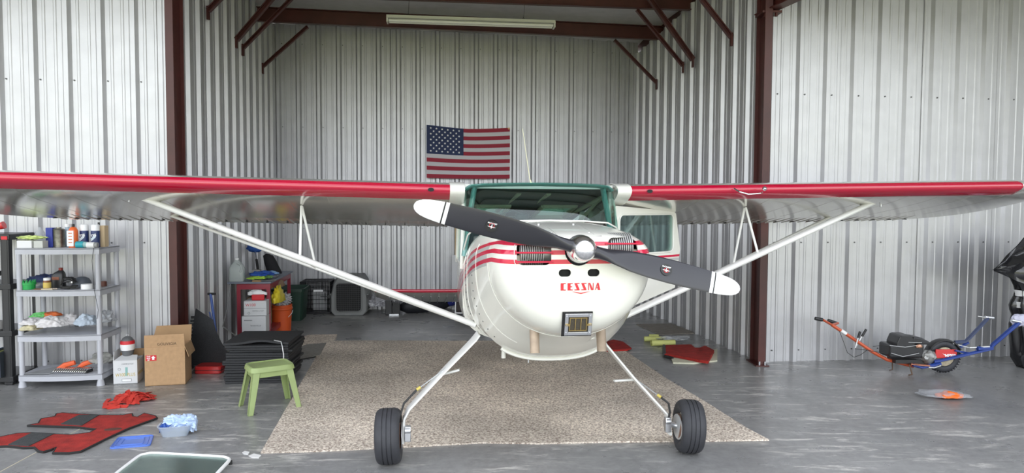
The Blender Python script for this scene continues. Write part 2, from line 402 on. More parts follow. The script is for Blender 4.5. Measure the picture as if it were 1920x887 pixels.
def shell(name, secs, material, cutters=(), thick=.012):
    mb = MB(); mb.loft([section(*s) for s in secs], cap=False)
    if secs is BOWL:  # front cap
        n = len(mb.v); r0 = list(range(56)); mb.f.append(tuple(r0)); mb.mi.append(0)
    o = mb.build(name, material, None, smooth=50)
    md = o.modifiers.new('s','SOLIDIFY'); md.thickness = thick; md.offset = -1
    tmp = []
    for k, c in enumerate(cutters):
        co = c.build('cut%d'%k, DARK, None, smooth=0); tmp.append(co)
        b_ = o.modifiers.new('b%d'%k,'BOOLEAN'); b_.object = co; b_.operation = 'DIFFERENCE'; b_.solver = 'EXACT'
    bpy.context.view_layer.update()
    me = bpy.data.meshes.new_from_object(o.evaluated_get(bpy.context.evaluated_depsgraph_get()))
    me.name = name
    me.polygons.foreach_set('use_smooth', [True]*len(me.polygons)); me.set_sharp_from_angle(angle=math.radians(38))
    while len(me.materials) > 1: me.materials.pop()
    me.polygons.foreach_set('material_index', [0]*len(me.polygons))
    for c in tmp: bpy.data.objects.remove(c)
    bpy.data.objects.remove(o)
    o = bpy.data.objects.new(name, me); COL.objects.link(o); o.parent = plane
    return o
def rrect(x0, x1, z0, z1, r, n=6):
    P = []
    for cx, cz, a in ((x1-r,z1-r,0),(x0+r,z1-r,90),(x0+r,z0+r,180),(x1-r,z0+r,270)):
        for k in range(n+1):
            t = math.radians(a+90*k/n); P.append((cx+r*math.cos(t), cz+r*math.sin(t)))
    return P
def ycut(poly, y0, y1):
    mb = MB(); n = len(poly); mb.add([(x,y0,z) for x,z in poly]+[(x,y1,z) for x,z in poly], [tuple(range(n)), tuple(range(n,2*n))]+[(i,(i+1)%n,n+(i+1)%n,n+i) for i in range(n)])
    return mb
HZ = 1.434
intL = rrect(-.352,-.158,1.338,1.466,.035); intR = rrect(.166,.346,1.355,1.490,.035)
ov = [rrect(-.116,-.045,1.272,1.314,.0208), rrect(.050,.120,1.272,1.314,.0208)]
hub = [(.082*math.cos(2*math.pi*i/28), 1.418+.085*math.sin(2*math.pi*i/28)) for i in range(28)]
bowl = shell('nose_bowl', BOWL, CP, [ycut(intL,-.2,.24), ycut(intR,-.2,.24), ycut(ov[0],-.2,.2), ycut(ov[1],-.2,.2), ycut(hub,-.2,.2)])
ex = []
for sx in (-1,1):
    c = MB(); c.cyl((sx*.205,.2,.93),(sx*.205,.47,.80),.048,n=20); ex.append(c)
cowl = shell('cowling', COWL, CP, ex)
# seam ring between bowl and cowling, raised lip at the cowling bottom
mb = MB(); rs = section(.322,.489,1.534,.887,1.33,3,2.05,80); mb.tube(rs[40:]+[rs[0]], .003, 6); mb.build('cowl_seam', CREAM, cowl)
mb = MB(); rs = section(.80,.562,1.56,.648,1.27,3,2.55,120); arc = [Vector(p)+Vector((0,0,-.004)) for p in rs if p[2] < .735]
mb.tube(arc, .012, 6); mb.build('cowl_lip', CREAM, cowl)
# centre hood panel outline seams and fasteners
mb = MB()
for xs in (-.12,.10):
    mb.tube([(xs,y,zt+.001) for y,zt in ((.14,1.505),(.25,1.523),(.42,1.539),(.6,1.551),(.79,1.559))], .0018, 5)
mb.build('hood_seam', mat('seam grey',(.35,.35,.33),.5), cowl)
mb = MB()
for xs in (-.30,-.14,.085,.30):
    for y, z in ((.2,1.516),(.6,1.552)):
        if abs(xs) < .2: mb.cyl((xs,y,z-.004),(xs,y,z+.003),.008,n=10)
for xs in (-.5,):
    pass
o = mb.build('cowl_fasteners', ALU, cowl); o['kind'] = 'stuff'
# inside of the cowl
mb = MB(); mb.add([p for p in section(.46,.49,1.52,.86,1.32,3,2.1)], [tuple(range(56))]); mb.box(-.14,.14,.12,.46,1.25,1.5)
mb.build('baffle', DARK, plane, smooth=0)
FIN = mat('cylinder fins', (.50,.50,.49), .45, .6)
for sx, z0 in ((-1,1.40),(1,1.43)):
    mb = MB()
    for k in range(11):
        x = sx*(.195+.0125*k); mb.cyl((x,.20,z0),(x+sx*.005,.20,z0),.085,n=20)
    mb.cyl((sx*.15,.20,z0),(sx*.33,.20,z0),.06,n=16)
    cy = mb.build('engine_cylinder', FIN, plane, smooth=30)
    mb = MB(); mb.cyl((sx*.345,.16,z0-.075),(sx*.345,.16,z0-.01),.032); mb.tube([(sx*.35,.15,z0-.03),(sx*.30,.14,z0-.045),(sx*.25,.16,z0-.02)],.007); mb.build('rocker_cover', mat('engine tan',(.42,.38,.30),.5), cy)
# red bars across the intakes
for nm, xs, zs in (('l',(-.362,-.148),(1.456,1.408,1.356)),('r',(.150,.356),(1.456,1.408))):
    for z in zs:
        mb = MB(); mb.tube([(xs[0],.094 if abs(xs[0])>.33 else .084,z),((xs[0]*.8+xs[1]*.2),.083,z),((xs[0]*.2+xs[1]*.8),.083,z),(xs[1],.094 if xs[1]>.33 else .084,z)], .0055, 6); mb.build('intake_bar', REDB, plane)
# intake surrounds
for P in (rrect(-.366,-.144,1.322,1.48,.045),):
    mb = MB(); pts = [(x,.0875 if abs(x)<.31 else .094,z) for x,z in P]; mb.tube(pts+[pts[0]], .0025, 5); mb.build('intake_rim', CREAM, plane)
# lettering on the nose
yF = .083
LET = {'C':[[(0,0),(.48,0),(.48,1),(0,1)],[(.42,.88),(.85,.88),(.85,1),(.42,1)],[(.42,0),(.85,0),(.85,.12),(.42,.12)]],
 'E':[[(0,0),(.48,0),(.48,1),(0,1)],[(.42,.88),(.85,.88),(.85,1),(.42,1)],[(.42,0),(.85,0),(.85,.12),(.42,.12)],[(.42,.44),(.75,.44),(.75,.56),(.42,.56)]],
 'S':[[(0,.88),(.85,.88),(.85,1),(0,1)],[(.02,.88),(.45,.88),(.85,.12),(.42,.12)],[(0,0),(.85,0),(.85,.12),(0,.12)]],
 'N':[[(0,0),(.11,0),(.11,1),(0,1)],[(.11,1),(.34,1),(.85,0),(.50,0)],[(.80,.1),(.90,.0),(.90,1),(.80,1)]],
 'A':[[(0,0),(.10,0),(.42,.92),(.36,1)],[(.36,1),(.60,1),(.90,0),(.50,0)],[(.18,.26),(.56,.26),(.56,.36),(.21,.36)]]}
mb = MB(); x0 = -.104; wl = .0395; hl = .041; zb_ = 1.195
for i, ch_ in enumerate('CESSNA'):
    for P in LET[ch_]: ycut_ = [(x0+i*wl+u*wl*.86, zb_+v*hl) for u, v in P]; q_ = ycut(ycut_, yF-.0012, yF+.001); mb.add(q_.v, q_.f)
lt = mb.build('lettering', INKR, plane, smooth=0); lt['label'] = 'red CESSNA lettering on the nose'
mb = MB(); mb.add([(-.045,yF,1.189),(.012,yF,1.174),(.069,yF,1.189),(.012,yF,1.181)], [(0,1,3),(1,2,3)]); 
mb.add([(-.045,yF-.001,1.189),(.012,yF-.001,1.174),(.069,yF-.001,1.189),(.012,yF-.001,1.181)], [(0,1,3),(1,2,3)]); mb.build('chevron', INKR, plane, smooth=0)
# air filter box
fb = Matrix.Translation((.0,.098,1.002)) @ Matrix.Rotation(math.radians(14),4,'X')
def fr(x0,x1,z0,z1,w_,y0,y1,mb,M):
    mb.box(x0,x0+w_,y0,y1,z0,z1,M); mb.box(x1-w_,x1,y0,y1,z0,z1,M); mb.box(x0+w_,x1-w_,y0,y1,z0,z0+w_,M); mb.box(x0+w_,x1-w_,y0,y1,z1-w_,z1,M)
mb = MB(); fr(-.078,.078,-.066,.066,.02,-.012,.03,mb,fb); af = mb.build('air_filter_frame', ALU, plane, smooth=0, bevel=.002)
mb = MB(); mb.box(-.058,.058,-.002,.0,-.046,.046,fb); mb.build('filter_screen', mat('filter mesh',(.06,.05,.035),.7,noise_amt=.4,nscale=200), af, smooth=0)
BRASS = mat('brass', (.55,.40,.16), .35, .9)
mb = MB(); fr(-.05,.05,-.04,.04,.004,-.008,-.002,mb,fb)
for x in (-.018,.014): mb.box(x,x+.004,-.008,-.003,-.036,.036,fb)
mb.box(-.075,-.05,-.016,-.012,-.006,.006,fb); mb.box(.05,.075,-.016,-.012,-.006,.006,fb); mb.build('filter_grille', BRASS, af, smooth=0)
mb = MB(); mb.box(-.092,.082,.0,.008,-.075,.072,fb); mb.build('filter_gasket', DARK, af, smooth=0)
mb = MB()
for x in (-.068,.068):
    for z in (-.05,.0,.05): mb.cyl(fb @ Vector((x,-.012,z)), fb @ Vector((x,-.017,z)), .004, n=8)
o = mb.build('frame_rivets', ALU, af); o['kind']='stuff'
# exhaust stacks
EXH = mat('rusty exhaust', (.42,.33,.25), .6, .4, noise_amt=.2, nscale=12)
for sx in (-1,1):
    mb = MB(); rings = []
    p0 = Vector((sx*.205,.36,.93)); p1 = Vector((sx*.205,.33,.79))
    mb.loft([mb.ring(p0,p1-p0,.029,20), mb.ring(p1,p1-p0,.029,20), mb.ring(p1,p1-p0,.024,20), mb.ring(p0,p1-p0,.024,20)], cap=False)
    mb.build('exhaust_stack', EXH, plane)
# breather pipes under the belly
mb = MB(); mb.cyl((-.34+.03,.98,.72),(-.31,.98,.62),.012,.017,n=12); mb.build('breather_pipe', CREAM, plane)
mb = MB(); mb.cyl((.33,.9,.74),(.33,.9,.66),.008,n=10); mb.build('drain_pipe', INKK, plane)
mb = MB(); mb.cyl((-.15,.9,.70),(-.15,.9,.60),.004,n=8); mb.build('drain_wire', ALU, plane)
# ------------------------------------------------ fuselage
FP = paint('fuselage paint', dict(y0=.26, p=1.25, k=.235, red=RZ, grey=[(1.421,1.446),(1.369,1.396),(1.325,1.344)]))
mb = MB(); mb.loft([section(*s) for s in BODY]); mb.build('forward_fuselage', FP, plane, smooth=45)
TUB = [(1.281,.572,1.25,.67,1.0,9,3),(1.6,.572,1.215,.665,.98,12,3),(2.2,.555,1.20,.66,.96,12,3),(2.72,.51,1.18,.655,.95,10,3)]
mb = MB(); mb.loft([section(*s) for s in TUB]); mb.build('cabin_tub', FP, plane, smooth=45)
REAR = [(2.721,.505,1.60,.655,1.05,3,2.8),(2.95,.47,1.50,.65,1.02,2.6,2.6),(3.5,.36,1.27,.60,.92,2.3,2.4),(4.3,.22,1.03,.52,.77,2.1,2.2),(5.1,.10,.83,.44,.63,2,2),(5.55,.03,.72,.42,.56,2,2)]
mb = MB(); mb.loft([section(*s) for s in REAR]); mb.build('rear_fuselage', CREAM, plane, smooth=45)
# seam lines on the viewer-left flank
def flank(y, zlist, secs):
    out = []
    for z in zlist:
        best = None
        for a, b_ in zip(secs, secs[1:]):
            if a[0] <= y <= b_[0]:
                t = (y-a[0])/(b_[0]-a[0]); s_ = [p+(q-p)*t for p, q in zip(a, b_)]
                _, w_, zt, zb, zm, n1_, n2_ = s_
                h = (z-zm)/(zt-zm) if z > zm else (zm-z)/(zm-zb); e = n1_ if z > zm else n2_
                out.append((-w_*max(0,1-min(1,abs(h))**e)**(1/e)-.001, y, z))
    return out
mb = MB()
for y, secs in ((.60,COWL),): mb.tube(flank(y, [.80+.03*k for k in range(22)], secs), .0022, 5)
for y in (.97,1.16): mb.tube(flank(y, [.72+.03*k for k in range(23)], BODY), .0025, 5)
mb.build('flank_seams', CREAM, plane)
mb = MB()
for y, secs in ((.72,COWL),(1.04,BODY)):
    for p in flank(y, [.82+.05*k for k in range(11)], secs): mb.cyl((p[0]+.003,p[1],p[2]),(p[0]-.002,p[1],p[2]),.005,n=8)
o = mb.build('flank_rivets', mat('rivet dark',(.1,.1,.1),.6), plane); o['kind'] = 'stuff'
# ------------------------------------------------ windshield
GL = mat('teal tinted plexiglass', (.40,.78,.72), .03, trans=1., spec=.5)
GL.node_tree.nodes['Principled BSDF'].inputs['IOR'].default_value = 1.02
def glassmat(name, tint, fac, rough=.02):
    m = bpy.data.materials.new(name); m.use_nodes = True; nt = m.node_tree; b = nt.nodes['Principled BSDF']; o = nt.nodes['Material Output']
    tr = nt.nodes.new('ShaderNodeBsdfTransparent'); tr.inputs[0].default_value = (*tint,1)
    gl = nt.nodes.new('ShaderNodeBsdfGlossy'); gl.inputs['Roughness'].default_value = rough; gl.inputs[0].default_value = (.9,1,.98,1)
    fz = nt.nodes.new('ShaderNodeLayerWeight'); fz.inputs[0].default_value = .25
    mr = nt.nodes.new('ShaderNodeMapRange'); mr.inputs[3].default_value = fac; mr.inputs[4].default_value = .8; nt.links.new(fz.outputs['Fresnel'], mr.inputs[0])
    mx = nt.nodes.new('ShaderNodeMixShader'); nt.links.new(mr.outputs[0], mx.inputs[0]); nt.links.new(tr.outputs[0], mx.inputs[1]); nt.links.new(gl.outputs[0], mx.inputs[2])
    nt.links.new(mx.outputs[0], o.inputs[0]); return m
TEAL = glassmat('teal windshield', (.64,.88,.82), .08)
SIDEG = glassmat('side window glass', (.80,.90,.89), .09)
bot = [(-.565,1.36,1.24),(-.562,1.27,1.36),(-.545,1.15,1.455),(-.50,1.05,1.51),(-.42,.99,1.545),(-.25,.955,1.558),(0,.945,1.564)]
top = [(-.552,1.40,1.60),(-.553,1.38,1.74),(-.545,1.345,1.80),(-.51,1.315,1.822),(-.42,1.29,1.83),(-.25,1.27,1.835),(0,1.26,1.838)]
bot += [(-x,y,z) for x,y,z in reversed(bot[:-1])]; top += [(-x,y,z) for x,y,z in reversed(top[:-1])]
nn = len(bot); rows = []
for k in range(7):
    t = k/6; rows.append([tuple(Vector(b_).lerp(Vector(t_),t)+Vector((0,-.035*math.sin(math.pi*t),0.02*math.sin(math.pi*t)))) for b_, t_ in zip(bot,top)])
mb = MB(); mb.loft(rows, cap=False, closed=False); ws = mb.build('windshield', TEAL, plane, smooth=60)
TEALP = mat('teal frame under glass', (.20,.40,.38), .35)
mb = MB(); mb.tube([Vector(p)+Vector((0,.012,-.018)) for p in top[2:-2]], .012, 8, r2=.03); mb.build('windshield_header', TEALP, ws)
mb = MB(); mb.tube([Vector(p)+Vector((0,-.004,.004)) for p in bot], .006, 6); mb.build('windshield_trim', CREAM, ws)
for sx in (-1,1):
    mb = MB(); mb.tube([(sx*.56,1.30,1.30),(sx*.535,1.30,1.46),(sx*.505,1.335,1.66),(sx*.48,1.35,1.81)], [.03,.03,.032,.045], 8, r2=.02, ref=(0,1,0))
    mb.build('a_post', TEALP, plane)
    mb = MB(); mb.tube([(sx*.568,1.38,1.20),(sx*.558,1.40,1.5),(sx*.552,1.42,1.80)], .018, 8, r2=.01); mb.build('door_post', CREAM, plane)
    # rear door post + sill
    mb = MB(); mb.tube([(sx*.545,2.25,1.18),(sx*.535,2.22,1.66)], .022, 8, r2=.012)
    mb.tube([(sx*.566,1.4,1.21),(sx*.553,2.25,1.20),(sx*.51,2.72,1.20)], .018, 8, r2=.012); mb.build('window_frame', CREAM, plane)
mb = MB(); mb.add([(-.571,1.40,1.22),(-.553,2.24,1.21),(-.54,2.22,1.66),(-.556,1.43,1.78)], [(0,1,2,3)]); mb.add([(-.568,1.40,1.22),(-.55,2.24,1.21),(-.537,2.22,1.66),(-.553,1.43,1.78)], [(0,1,2,3)])
mb.build('side_window', SIDEG, plane, smooth=0)
mb = MB(); mb.add([(-.552,2.27,1.21),(-.515,2.70,1.20),(-.49,2.70,1.48),(-.535,2.25,1.64)], [(0,1,2,3)]); mb.build('rear_side_window', SIDEG, plane, smooth=0)
# cabin top between the wings, with two skylights
HEAD = mat('dark headliner', (.055,.06,.055), .8); TANM = mat('tan cabin tube', (.42,.38,.28), .6)
def ctop(y): return 1.840-(y-1.26)*math.tan(math.radians(11))-.0
mb = MB(); xs = [-.56,-.42,-.14,.14,.42,.56]; ys = [1.36,1.95,2.45,2.72]
for i in range(5):
    for j in range(3):
        if j == 1 and i in (1,3): continue
        y0,y1 = ys[j],ys[j+1]; v = [(xs[i],y0,ctop(y0)),(xs[i+1],y0,ctop(y0)),(xs[i+1],y1,ctop(y1)),(xs[i],y1,ctop(y1))]
        v += [(x,y,z-.03) for x,y,z in v]; mb.add(v, [(0,1,2,3),(7,6,5,4),(0,4,5,1),(1,5,6,2),(2,6,7,3),(3,7,4,0)])
ct = mb.build('cabin_roof', CREAM, plane, smooth=0)
mb = MB()
for i in range(5):
    for j in range(3):
        if j == 1 and i in (1,3): continue
        y0,y1 = ys[j],ys[j+1]; mb.add([(xs[i],y0,ctop(y0)-.035),(xs[i+1],y0,ctop(y0)-.035),(xs[i+1],y1,ctop(y1)-.035),(xs[i],y1,ctop(y1)-.035)], [(0,1,2,3)])
mb.build('headliner', HEAD, ct, smooth=0)
SKY_G = glassmat('skylight glass', (.75,.92,.88), .03)
for x0 in (-.42,.14):
    mb = MB(); mb.box(x0,x0+.28,1.95,2.45,-.003,.003)
    o = mb.build('skylight', SKY_G, ct, smooth=0); o.data.transform(Matrix.Identity(4))
    for v in o.data.vertices: v.co.z += ctop(v.co.y)-.005
    mb = MB(); mb.tube([(x0,1.95,ctop(1.95)-.045),(x0+.28,1.95,ctop(1.95)-.045),(x0+.28,2.45,ctop(2.45)-.045),(x0,2.45,ctop(2.45)-.045),(x0,1.95,ctop(1.95)-.045)], .018, 6); mb.build('skylight_frame', TANM, o)
mb = MB(); mb.tube([(-.13,1.5,1.76),(-.20,2.7,1.58)], .02, 8); mb.tube([(.10,1.5,1.76),(.04,2.7,1.58)], .02, 8); mb.box(-.5,.5,2.5,2.54,1.56,1.64)
mb.tube([(.5,1.36,1.74),(.42,2.7,1.52)],.018,8); mb.tube([(.50,1.5,1.72),(.36,2.6,1.25)],.013,8)
mb.build('roof_tubes', TANM, plane)
mb = MB(); mb.box(-.50,.50,2.60,2.71,1.14,1.62); mb.build('rear_bulkhead', mat('cabin green grey',(.16,.18,.14),.8), plane, smooth=0)
# seats, panel, yokes
SEAT = mat('dark seat fabric', (.05,.06,.07), .8)
for sx in (-1,1):
    mb = MB(); mb.box(sx*.25-.21,sx*.25+.21,2.05,2.17,1.17,1.52); s = mb.build('seat_back', SEAT, plane, bevel=.03, seg=3)
mb = MB(); mb.box(-.5,.5,1.16,1.22,1.2,1.45); ip = mb.build('instrument_panel', mat('panel grey',(.10,.11,.11),.6), plane, bevel=.01)
for sx in (-1,1):
    mb = MB(); mb.cyl((sx*.22,1.22,1.38),(sx*.22,1.42,1.40),.012); mb.torus((sx*.22,1.42,1.40),(0,1,0),.10,.012); mb.build('control_wheel', BLACKP, plane)
mb = MB(); mb.lathe([(.0,-.05),(.05,-.03),(.055,0),(.03,.02),(0,.03)],(-.13,1.35,1.60),n=16); mb.tube([(-.13,1.3,1.6),(-.2,1.3,1.63),(-.3,1.32,1.6)],.004); mb.build('compass', BLACKP, plane)
# antenna
mb = MB(); mb.tube([(.02,1.75,1.80),(.0,1.77,1.87)], [.014,.006], 8); mb.tube([(.0,1.77,1.86),(-.06,1.79,2.28)], [.004,.002], 6); mb.build('whip_antenna', mat('antenna cream',(.75,.72,.5),.4), plane)
# ------------------------------------------------ wings
CH = 1.47; TILT = math.radians(12)
def airfoil(n=22):
    up, lo = [], []
    for i in range(n+1):
        t = (1-math.cos(math.pi*i/n))/2
        yt = .6*(.2969*math.sqrt(t)-.126*t-.3516*t*t+.2843*t**3-.1015*t**4)
        c = .02/.16*(.8*t-t*t) if t < .4 else .02/.36*(.2+.8*t-t*t)
        up.append((t, c+yt)); lo.append((t, c-yt*.95))
    return up, lo
UPF, LOF = airfoil()
def wing_ring(x, ch=CH, y0=1.22, z0=1.768, th=1.0, off=0.0):
    pts = list(reversed(UPF))+LOF[1:]
    out = []
    for t, h in pts:
        a, b_ = t*ch, h*ch*th
        out.append((x, y0+a*math.cos(TILT)+b_*math.sin(TILT), z0-a*math.sin(TILT)+b_*math.cos(TILT)+.020*abs(x)))
    return out
def zlow(t, x):   # lower skin point at chord fraction t
    i = min(range(len(LOF)), key=lambda k: abs(LOF[k][0]-t)); tt, h = LOF[i]
    a, b_ = tt*CH, h*CH
    return (x, 1.22+a*math.cos(TILT)+b_*math.sin(TILT), 1.768-a*math.sin(TILT)+b_*math.cos(TILT)+.020*abs(x))
for sx in (-1,1):
    mb = MB(); xs_ = [.575+(3.9-.575)*k/10 for k in range(11)]
    rings = [wing_ring(sx*x) for x in xs_]
    wg = mb; wg.loft(rings, cap=True); wing = wg.build('wing', SILV, plane, smooth=50)
    wing['label'] = 'silver wing with red leading edge on the %s side of the photo' % ('left' if sx < 0 else 'right')
    mb = MB(); tips = [(3.9,1.47,1.22,1),(4.1,1.42,1.235,.97),(4.28,1.28,1.29,.88),(4.42,1.05,1.40,.7),(4.50,.75,1.55,.5),(4.54,.4,1.75,.25)]
    mb.loft([wing_ring(sx*x, c, y_, 1.768-(y_-1.22)*math.tan(TILT), th) for x,c,y_,th in tips], cap=True); mb.build('wing_tip', SILV, wing, smooth=60)
    # leading edge band and root fairing: skin just proud of the wing
    def band(x0, x1, name, material, iu, il, off=.004, roundend=False):
        mb = MB(); base = None; rows = []; N = 10
        for k in range(N+1):
            x = x0+(x1-x0)*k/N
            f = 1.0
            full = wing_ring(sx*x); ku = len(UPF)-1
            seg = full[ku-iu:ku+il+1]
            c = Vector((sx*x, 1.40, 1.745+.020*x))
            rows.append([tuple(Vector(p)+(Vector(p)-c).normalized()*off) for p in seg]); 
        mb.loft(rows, cap=False, closed=False)
        inner = [[tuple(Vector(p)+(Vector((p[0],1.40,1.745+.020*abs(p[0])))-Vector(p)).normalized()*off*.8) for p in r] for r in rows]
        for end in (0,-1):
            n_ = len(rows[end]); o_ = len(mb.v); mb.add(list(rows[end])+list(inner[end]), [(i,i+1,n_+i+1,n_+i) for i in range(n_-1)])
        for idx in (0,-1):
            n_ = len(rows); mb.add([r[idx] for r in rows]+[r[idx] for r in inner], [(i,i+1,n_+i+1,n_+i) for i in range(n_-1)])
        return mb.build(name, material, wing, smooth=60)
    band(.665, 3.88, 'leading_edge_band', RED, 2, 4)
    band(.56, .665, 'root_fairing', CREAM, 9, 9, .007)
    mb = MB(); c0 = Vector((sx*3.88,1.222,1.768+.068)); R_ = []
    for k in range(7):
        a = math.pi/2*k/6; x = 3.88+.07*math.sin(a); s_ = max(.02,math.cos(a)); full = wing_ring(sx*3.88); ku = len(UPF)-1; seg = full[ku-2:ku+5]
        mid = Vector((0,1.30,1.765+.068)); R_.append([(sx*x, mid.y+(p[1]-mid.y)*(.35+.65*s_)-.003, mid.z+(p[2]-mid.z)*s_*1.03) for p in seg])
    mb.loft(R_, cap=False, closed=False); mb.build('leading_edge_end', RED, wing, smooth=60)
    # landing light / tie-down notches in the band, pitot on the far wing
    mb = MB(); z = 1.768+.020*.80-.008; mb.lathe([(.0,.0),(.02,.001),(.022,.004)], (sx*.80,1.213,z), (0,-1,0), 16, sc=(.62,1)); mb.build('vent_hole', DARK, wing)
    # ailerons and flaps: ribbed trailing panels hung below the rear of the lower skin
    for nm, xa, xb in (('flap',.62,1.95),('aileron',1.97,3.88)):
        mb = MB(); x = xa; st = .085
        P = [zlow(.74,0), zlow(.86,0), (0, 1.22+1.005*CH*math.cos(TILT), 1.768-1.005*CH*math.sin(TILT)-.002)]
        while x < xb-.001:
            x2 = min(x+st, xb)
            for (u0,u1,h) in ((x,x+.012,.009),(x+.012,x2,.004)):
                v = []
                for u in (u0,u1):
                    for p in P: v.append((sx*u, p[1], p[2]+.020*u-(h if p is not P[0] else -.0005)))
                    for p in P: v.append((sx*u, p[1], p[2]+.020*u+.001))
                mb.add(v, [(0,1,7,6),(1,2,8,7),(3,9,10,4),(4,10,11,5),(0,6,9,3),(2,5,11,8),(0,3,4,1),(1,4,5,2),(6,7,10,9),(7,8,11,10)])
            x += st
        ctl = mb.build(nm, SILV, wing, smooth=0)
        mb = MB()
        x = xa+.04
        while x < xb:
            p = zlow(.93,0); mb.box(sx*x-.004,sx*x+.004,p[1]-.03,p[1]+.03,p[2]+.020*x-.014,p[2]+.020*x-.004); x += .17
        o = mb.build('hinge_rivets', INKK, ctl, smooth=0); o['kind'] = 'stuff'
    # rib tapes across the lower skin
    for k in range(11):
        x = .95+.29*k; mb = MB(); pts = [Vector(zlow(t,sx*x))+Vector((0,0,-.0004)) for t in (.08,.12,.17,.24,.32,.4,.5,.6,.72)]
        mb.tube(pts, .0009, 6, r2=.010, ref=(0,0,1)); mb.build('rib_tape', SILV, wing)
    # struts
    xo = 2.90; A_ = Vector((sx*(2.92 if sx<0 else 2.92),1.62,1.735 if sx<0 else 1.72)); B_ = Vector((sx*(.49 if sx<0 else .50),1.06,0.835 if sx<0 else .85)); 
    mb = MB(); mb.tube([A_,B_], .045, 14, r2=.021, ref=(0,1,0)); fs = mb.build('wing_strut', WHITE, plane); 
    C_ = Vector((sx*(2.93 if sx<0 else 3.0),2.38,1.575)); D_ = B_.lerp(A_,.05)+Vector((0,.03,-.014))
    mb = MB(); mb.tube([C_,D_], .026, 12, r2=.0125, ref=(0,1,0)); mb.build('rear_strut', WHITE, plane)
    mb = MB(); mb.box(-.05,.05,-.03,.03,-.012,.03,T(A_.x,A_.y,A_.z)); mb.cyl((A_.x,A_.y-.05,A_.z),(A_.x,A_.y+.04,A_.z),.018,n=12); mb.cyl((A_.x+sx*.02,A_.y-.02,A_.z+.01),(A_.x+sx*.02,A_.y-.02,A_.z-.055),.009,n=8)
    mb.build('strut_fitting', ALU, fs, bevel=.003)
    mb = MB(); mb.tube([(A_.x,A_.y-.02,A_.z+.0),(A_.x+sx*.15,A_.y,A_.z+.02)], [.022,.002], 8); mb.build('strut_cuff', CREAM, fs)
    # jury struts
    J0 = Vector((sx*1.745,1.60,1.655)); t1, t2 = .475, .50
    P1 = B_.lerp(A_,.505); P2 = B_.lerp(A_,.475); Q = D_.lerp(C_,.45)
    mb = MB(); mb.tube([J0,P1+Vector((0,0,.02))], .0095, 8); mb.tube([J0+Vector((0,.02,0)),Q], .0095, 8)
    mb.tube([P1,Q], .007, 6); mb.build('jury_strut', WHITE, plane)
mb = MB(); mb.tube([(1.45,1.20,1.80),(1.47,1.15,1.775),(1.53,1.13,1.758),(1.62,1.13,1.765),(1.66,1.17,1.775)], .006, 8)
mb.lathe([(0,-.018),(.014,-.01),(.018,0),(.014,.01),(0,.018)], (1.66,1.14,1.80), n=14); mb.build('pitot_tube', CHROME, plane)
# ------------------------------------------------ open cabin door (viewer's right)
dth = math.radians(55); Dm = T(.575,1.36,0) @ R(-(math.pi/2-0)+math.pi/2-0, 'Z')
ddir = Vector((math.sin(dth), math.cos(dth), 0)); dn = Vector((math.cos(dth), -math.sin(dth), 0))
DM = Matrix((ddir, -dn, Vector((0,0,1)))).transposed().to_4x4(); DM.translation = (.585,1.36,0)
# door local: x along width, y towards the back, z up
out_ = [(0,.845),(.80,.985),(.87,1.30),(.80,1.605),(.76,1.625),(0,1.668)]
win_ = rrect(.045,.765,1.29,1.60,.05)
def dpan(mb, poly, y0, y1): 
    n = len(poly); mb.add([(x,y0,z) for x,z in poly]+[(x,y1,z) for x,z in poly], [tuple(range(n)), tuple(range(n,2*n))]+[(i,(i+1)%n,n+(i+1)%n,n+i) for i in range(n)], DM)
mb = MB(); 
# frame built as ring between outline and window hole
def ringpanel(mb, outer, inner, y0, y1):
    o_ = bmesh.new()
    vo = [o_.verts.new((x,y0,z)) for x,z in outer]; vi = [o_.verts.new((x,y0,z)) for x,z in inner]
    es = [o_.edges.new((vo[i],vo[(i+1)%len(vo)])) for i in range(len(vo))]+[o_.edges.new((vi[i],vi[(i+1)%len(vi)])) for i in range(len(vi))]
    bmesh.ops.triangle_fill(o_, use_beauty=True, edges=es)
    o_.verts.ensure_lookup_table(); vs = [tuple(v.co) for v in o_.verts]; fs = [tuple(v.index for v in f.verts) for f in o_.faces]; o_.free()
    n = len(vs); v2 = vs+[(x,y1,z) for x,_,z in vs]; f2 = fs+[tuple(n+i for i in reversed(f)) for f in fs]
    no, ni = len(outer), len(inner)
    f2 += [(i,(i+1)%no,n+(i+1)%no,n+i) for i in range(no)]+[(no+i,no+(i+1)%ni,n+no+(i+1)%ni,n+no+i) for i in range(ni)]
    mb.add(v2, f2, DM)
ringpanel(mb, out_, win_, 0, .028)
DP = paint('door paint', dict(y0=0, p=1, k=0, red=[(1.245,1.263),(1.188,1.205)], grey=[(1.212,1.236)]))
door = mb.build('cabin_door', DP, plane, smooth=30)
mb = MB(); dpan(mb, rrect(.04,.77,1.285,1.605,.05), .012, .016); mb.build('door_window', SIDEG, door, smooth=0)
mb = MB(); pts = [DM @ Vector((x,-.003,z)) for x,z in win_]; mb.tube(pts+[pts[0]], .007, 6); mb.build('window_gasket', CREAM, door)
mb = MB(); mb.box(.70,.78,-.02,-.008,1.05,1.07,DM); mb.build('door_handle', CHROME, door, bevel=.003)
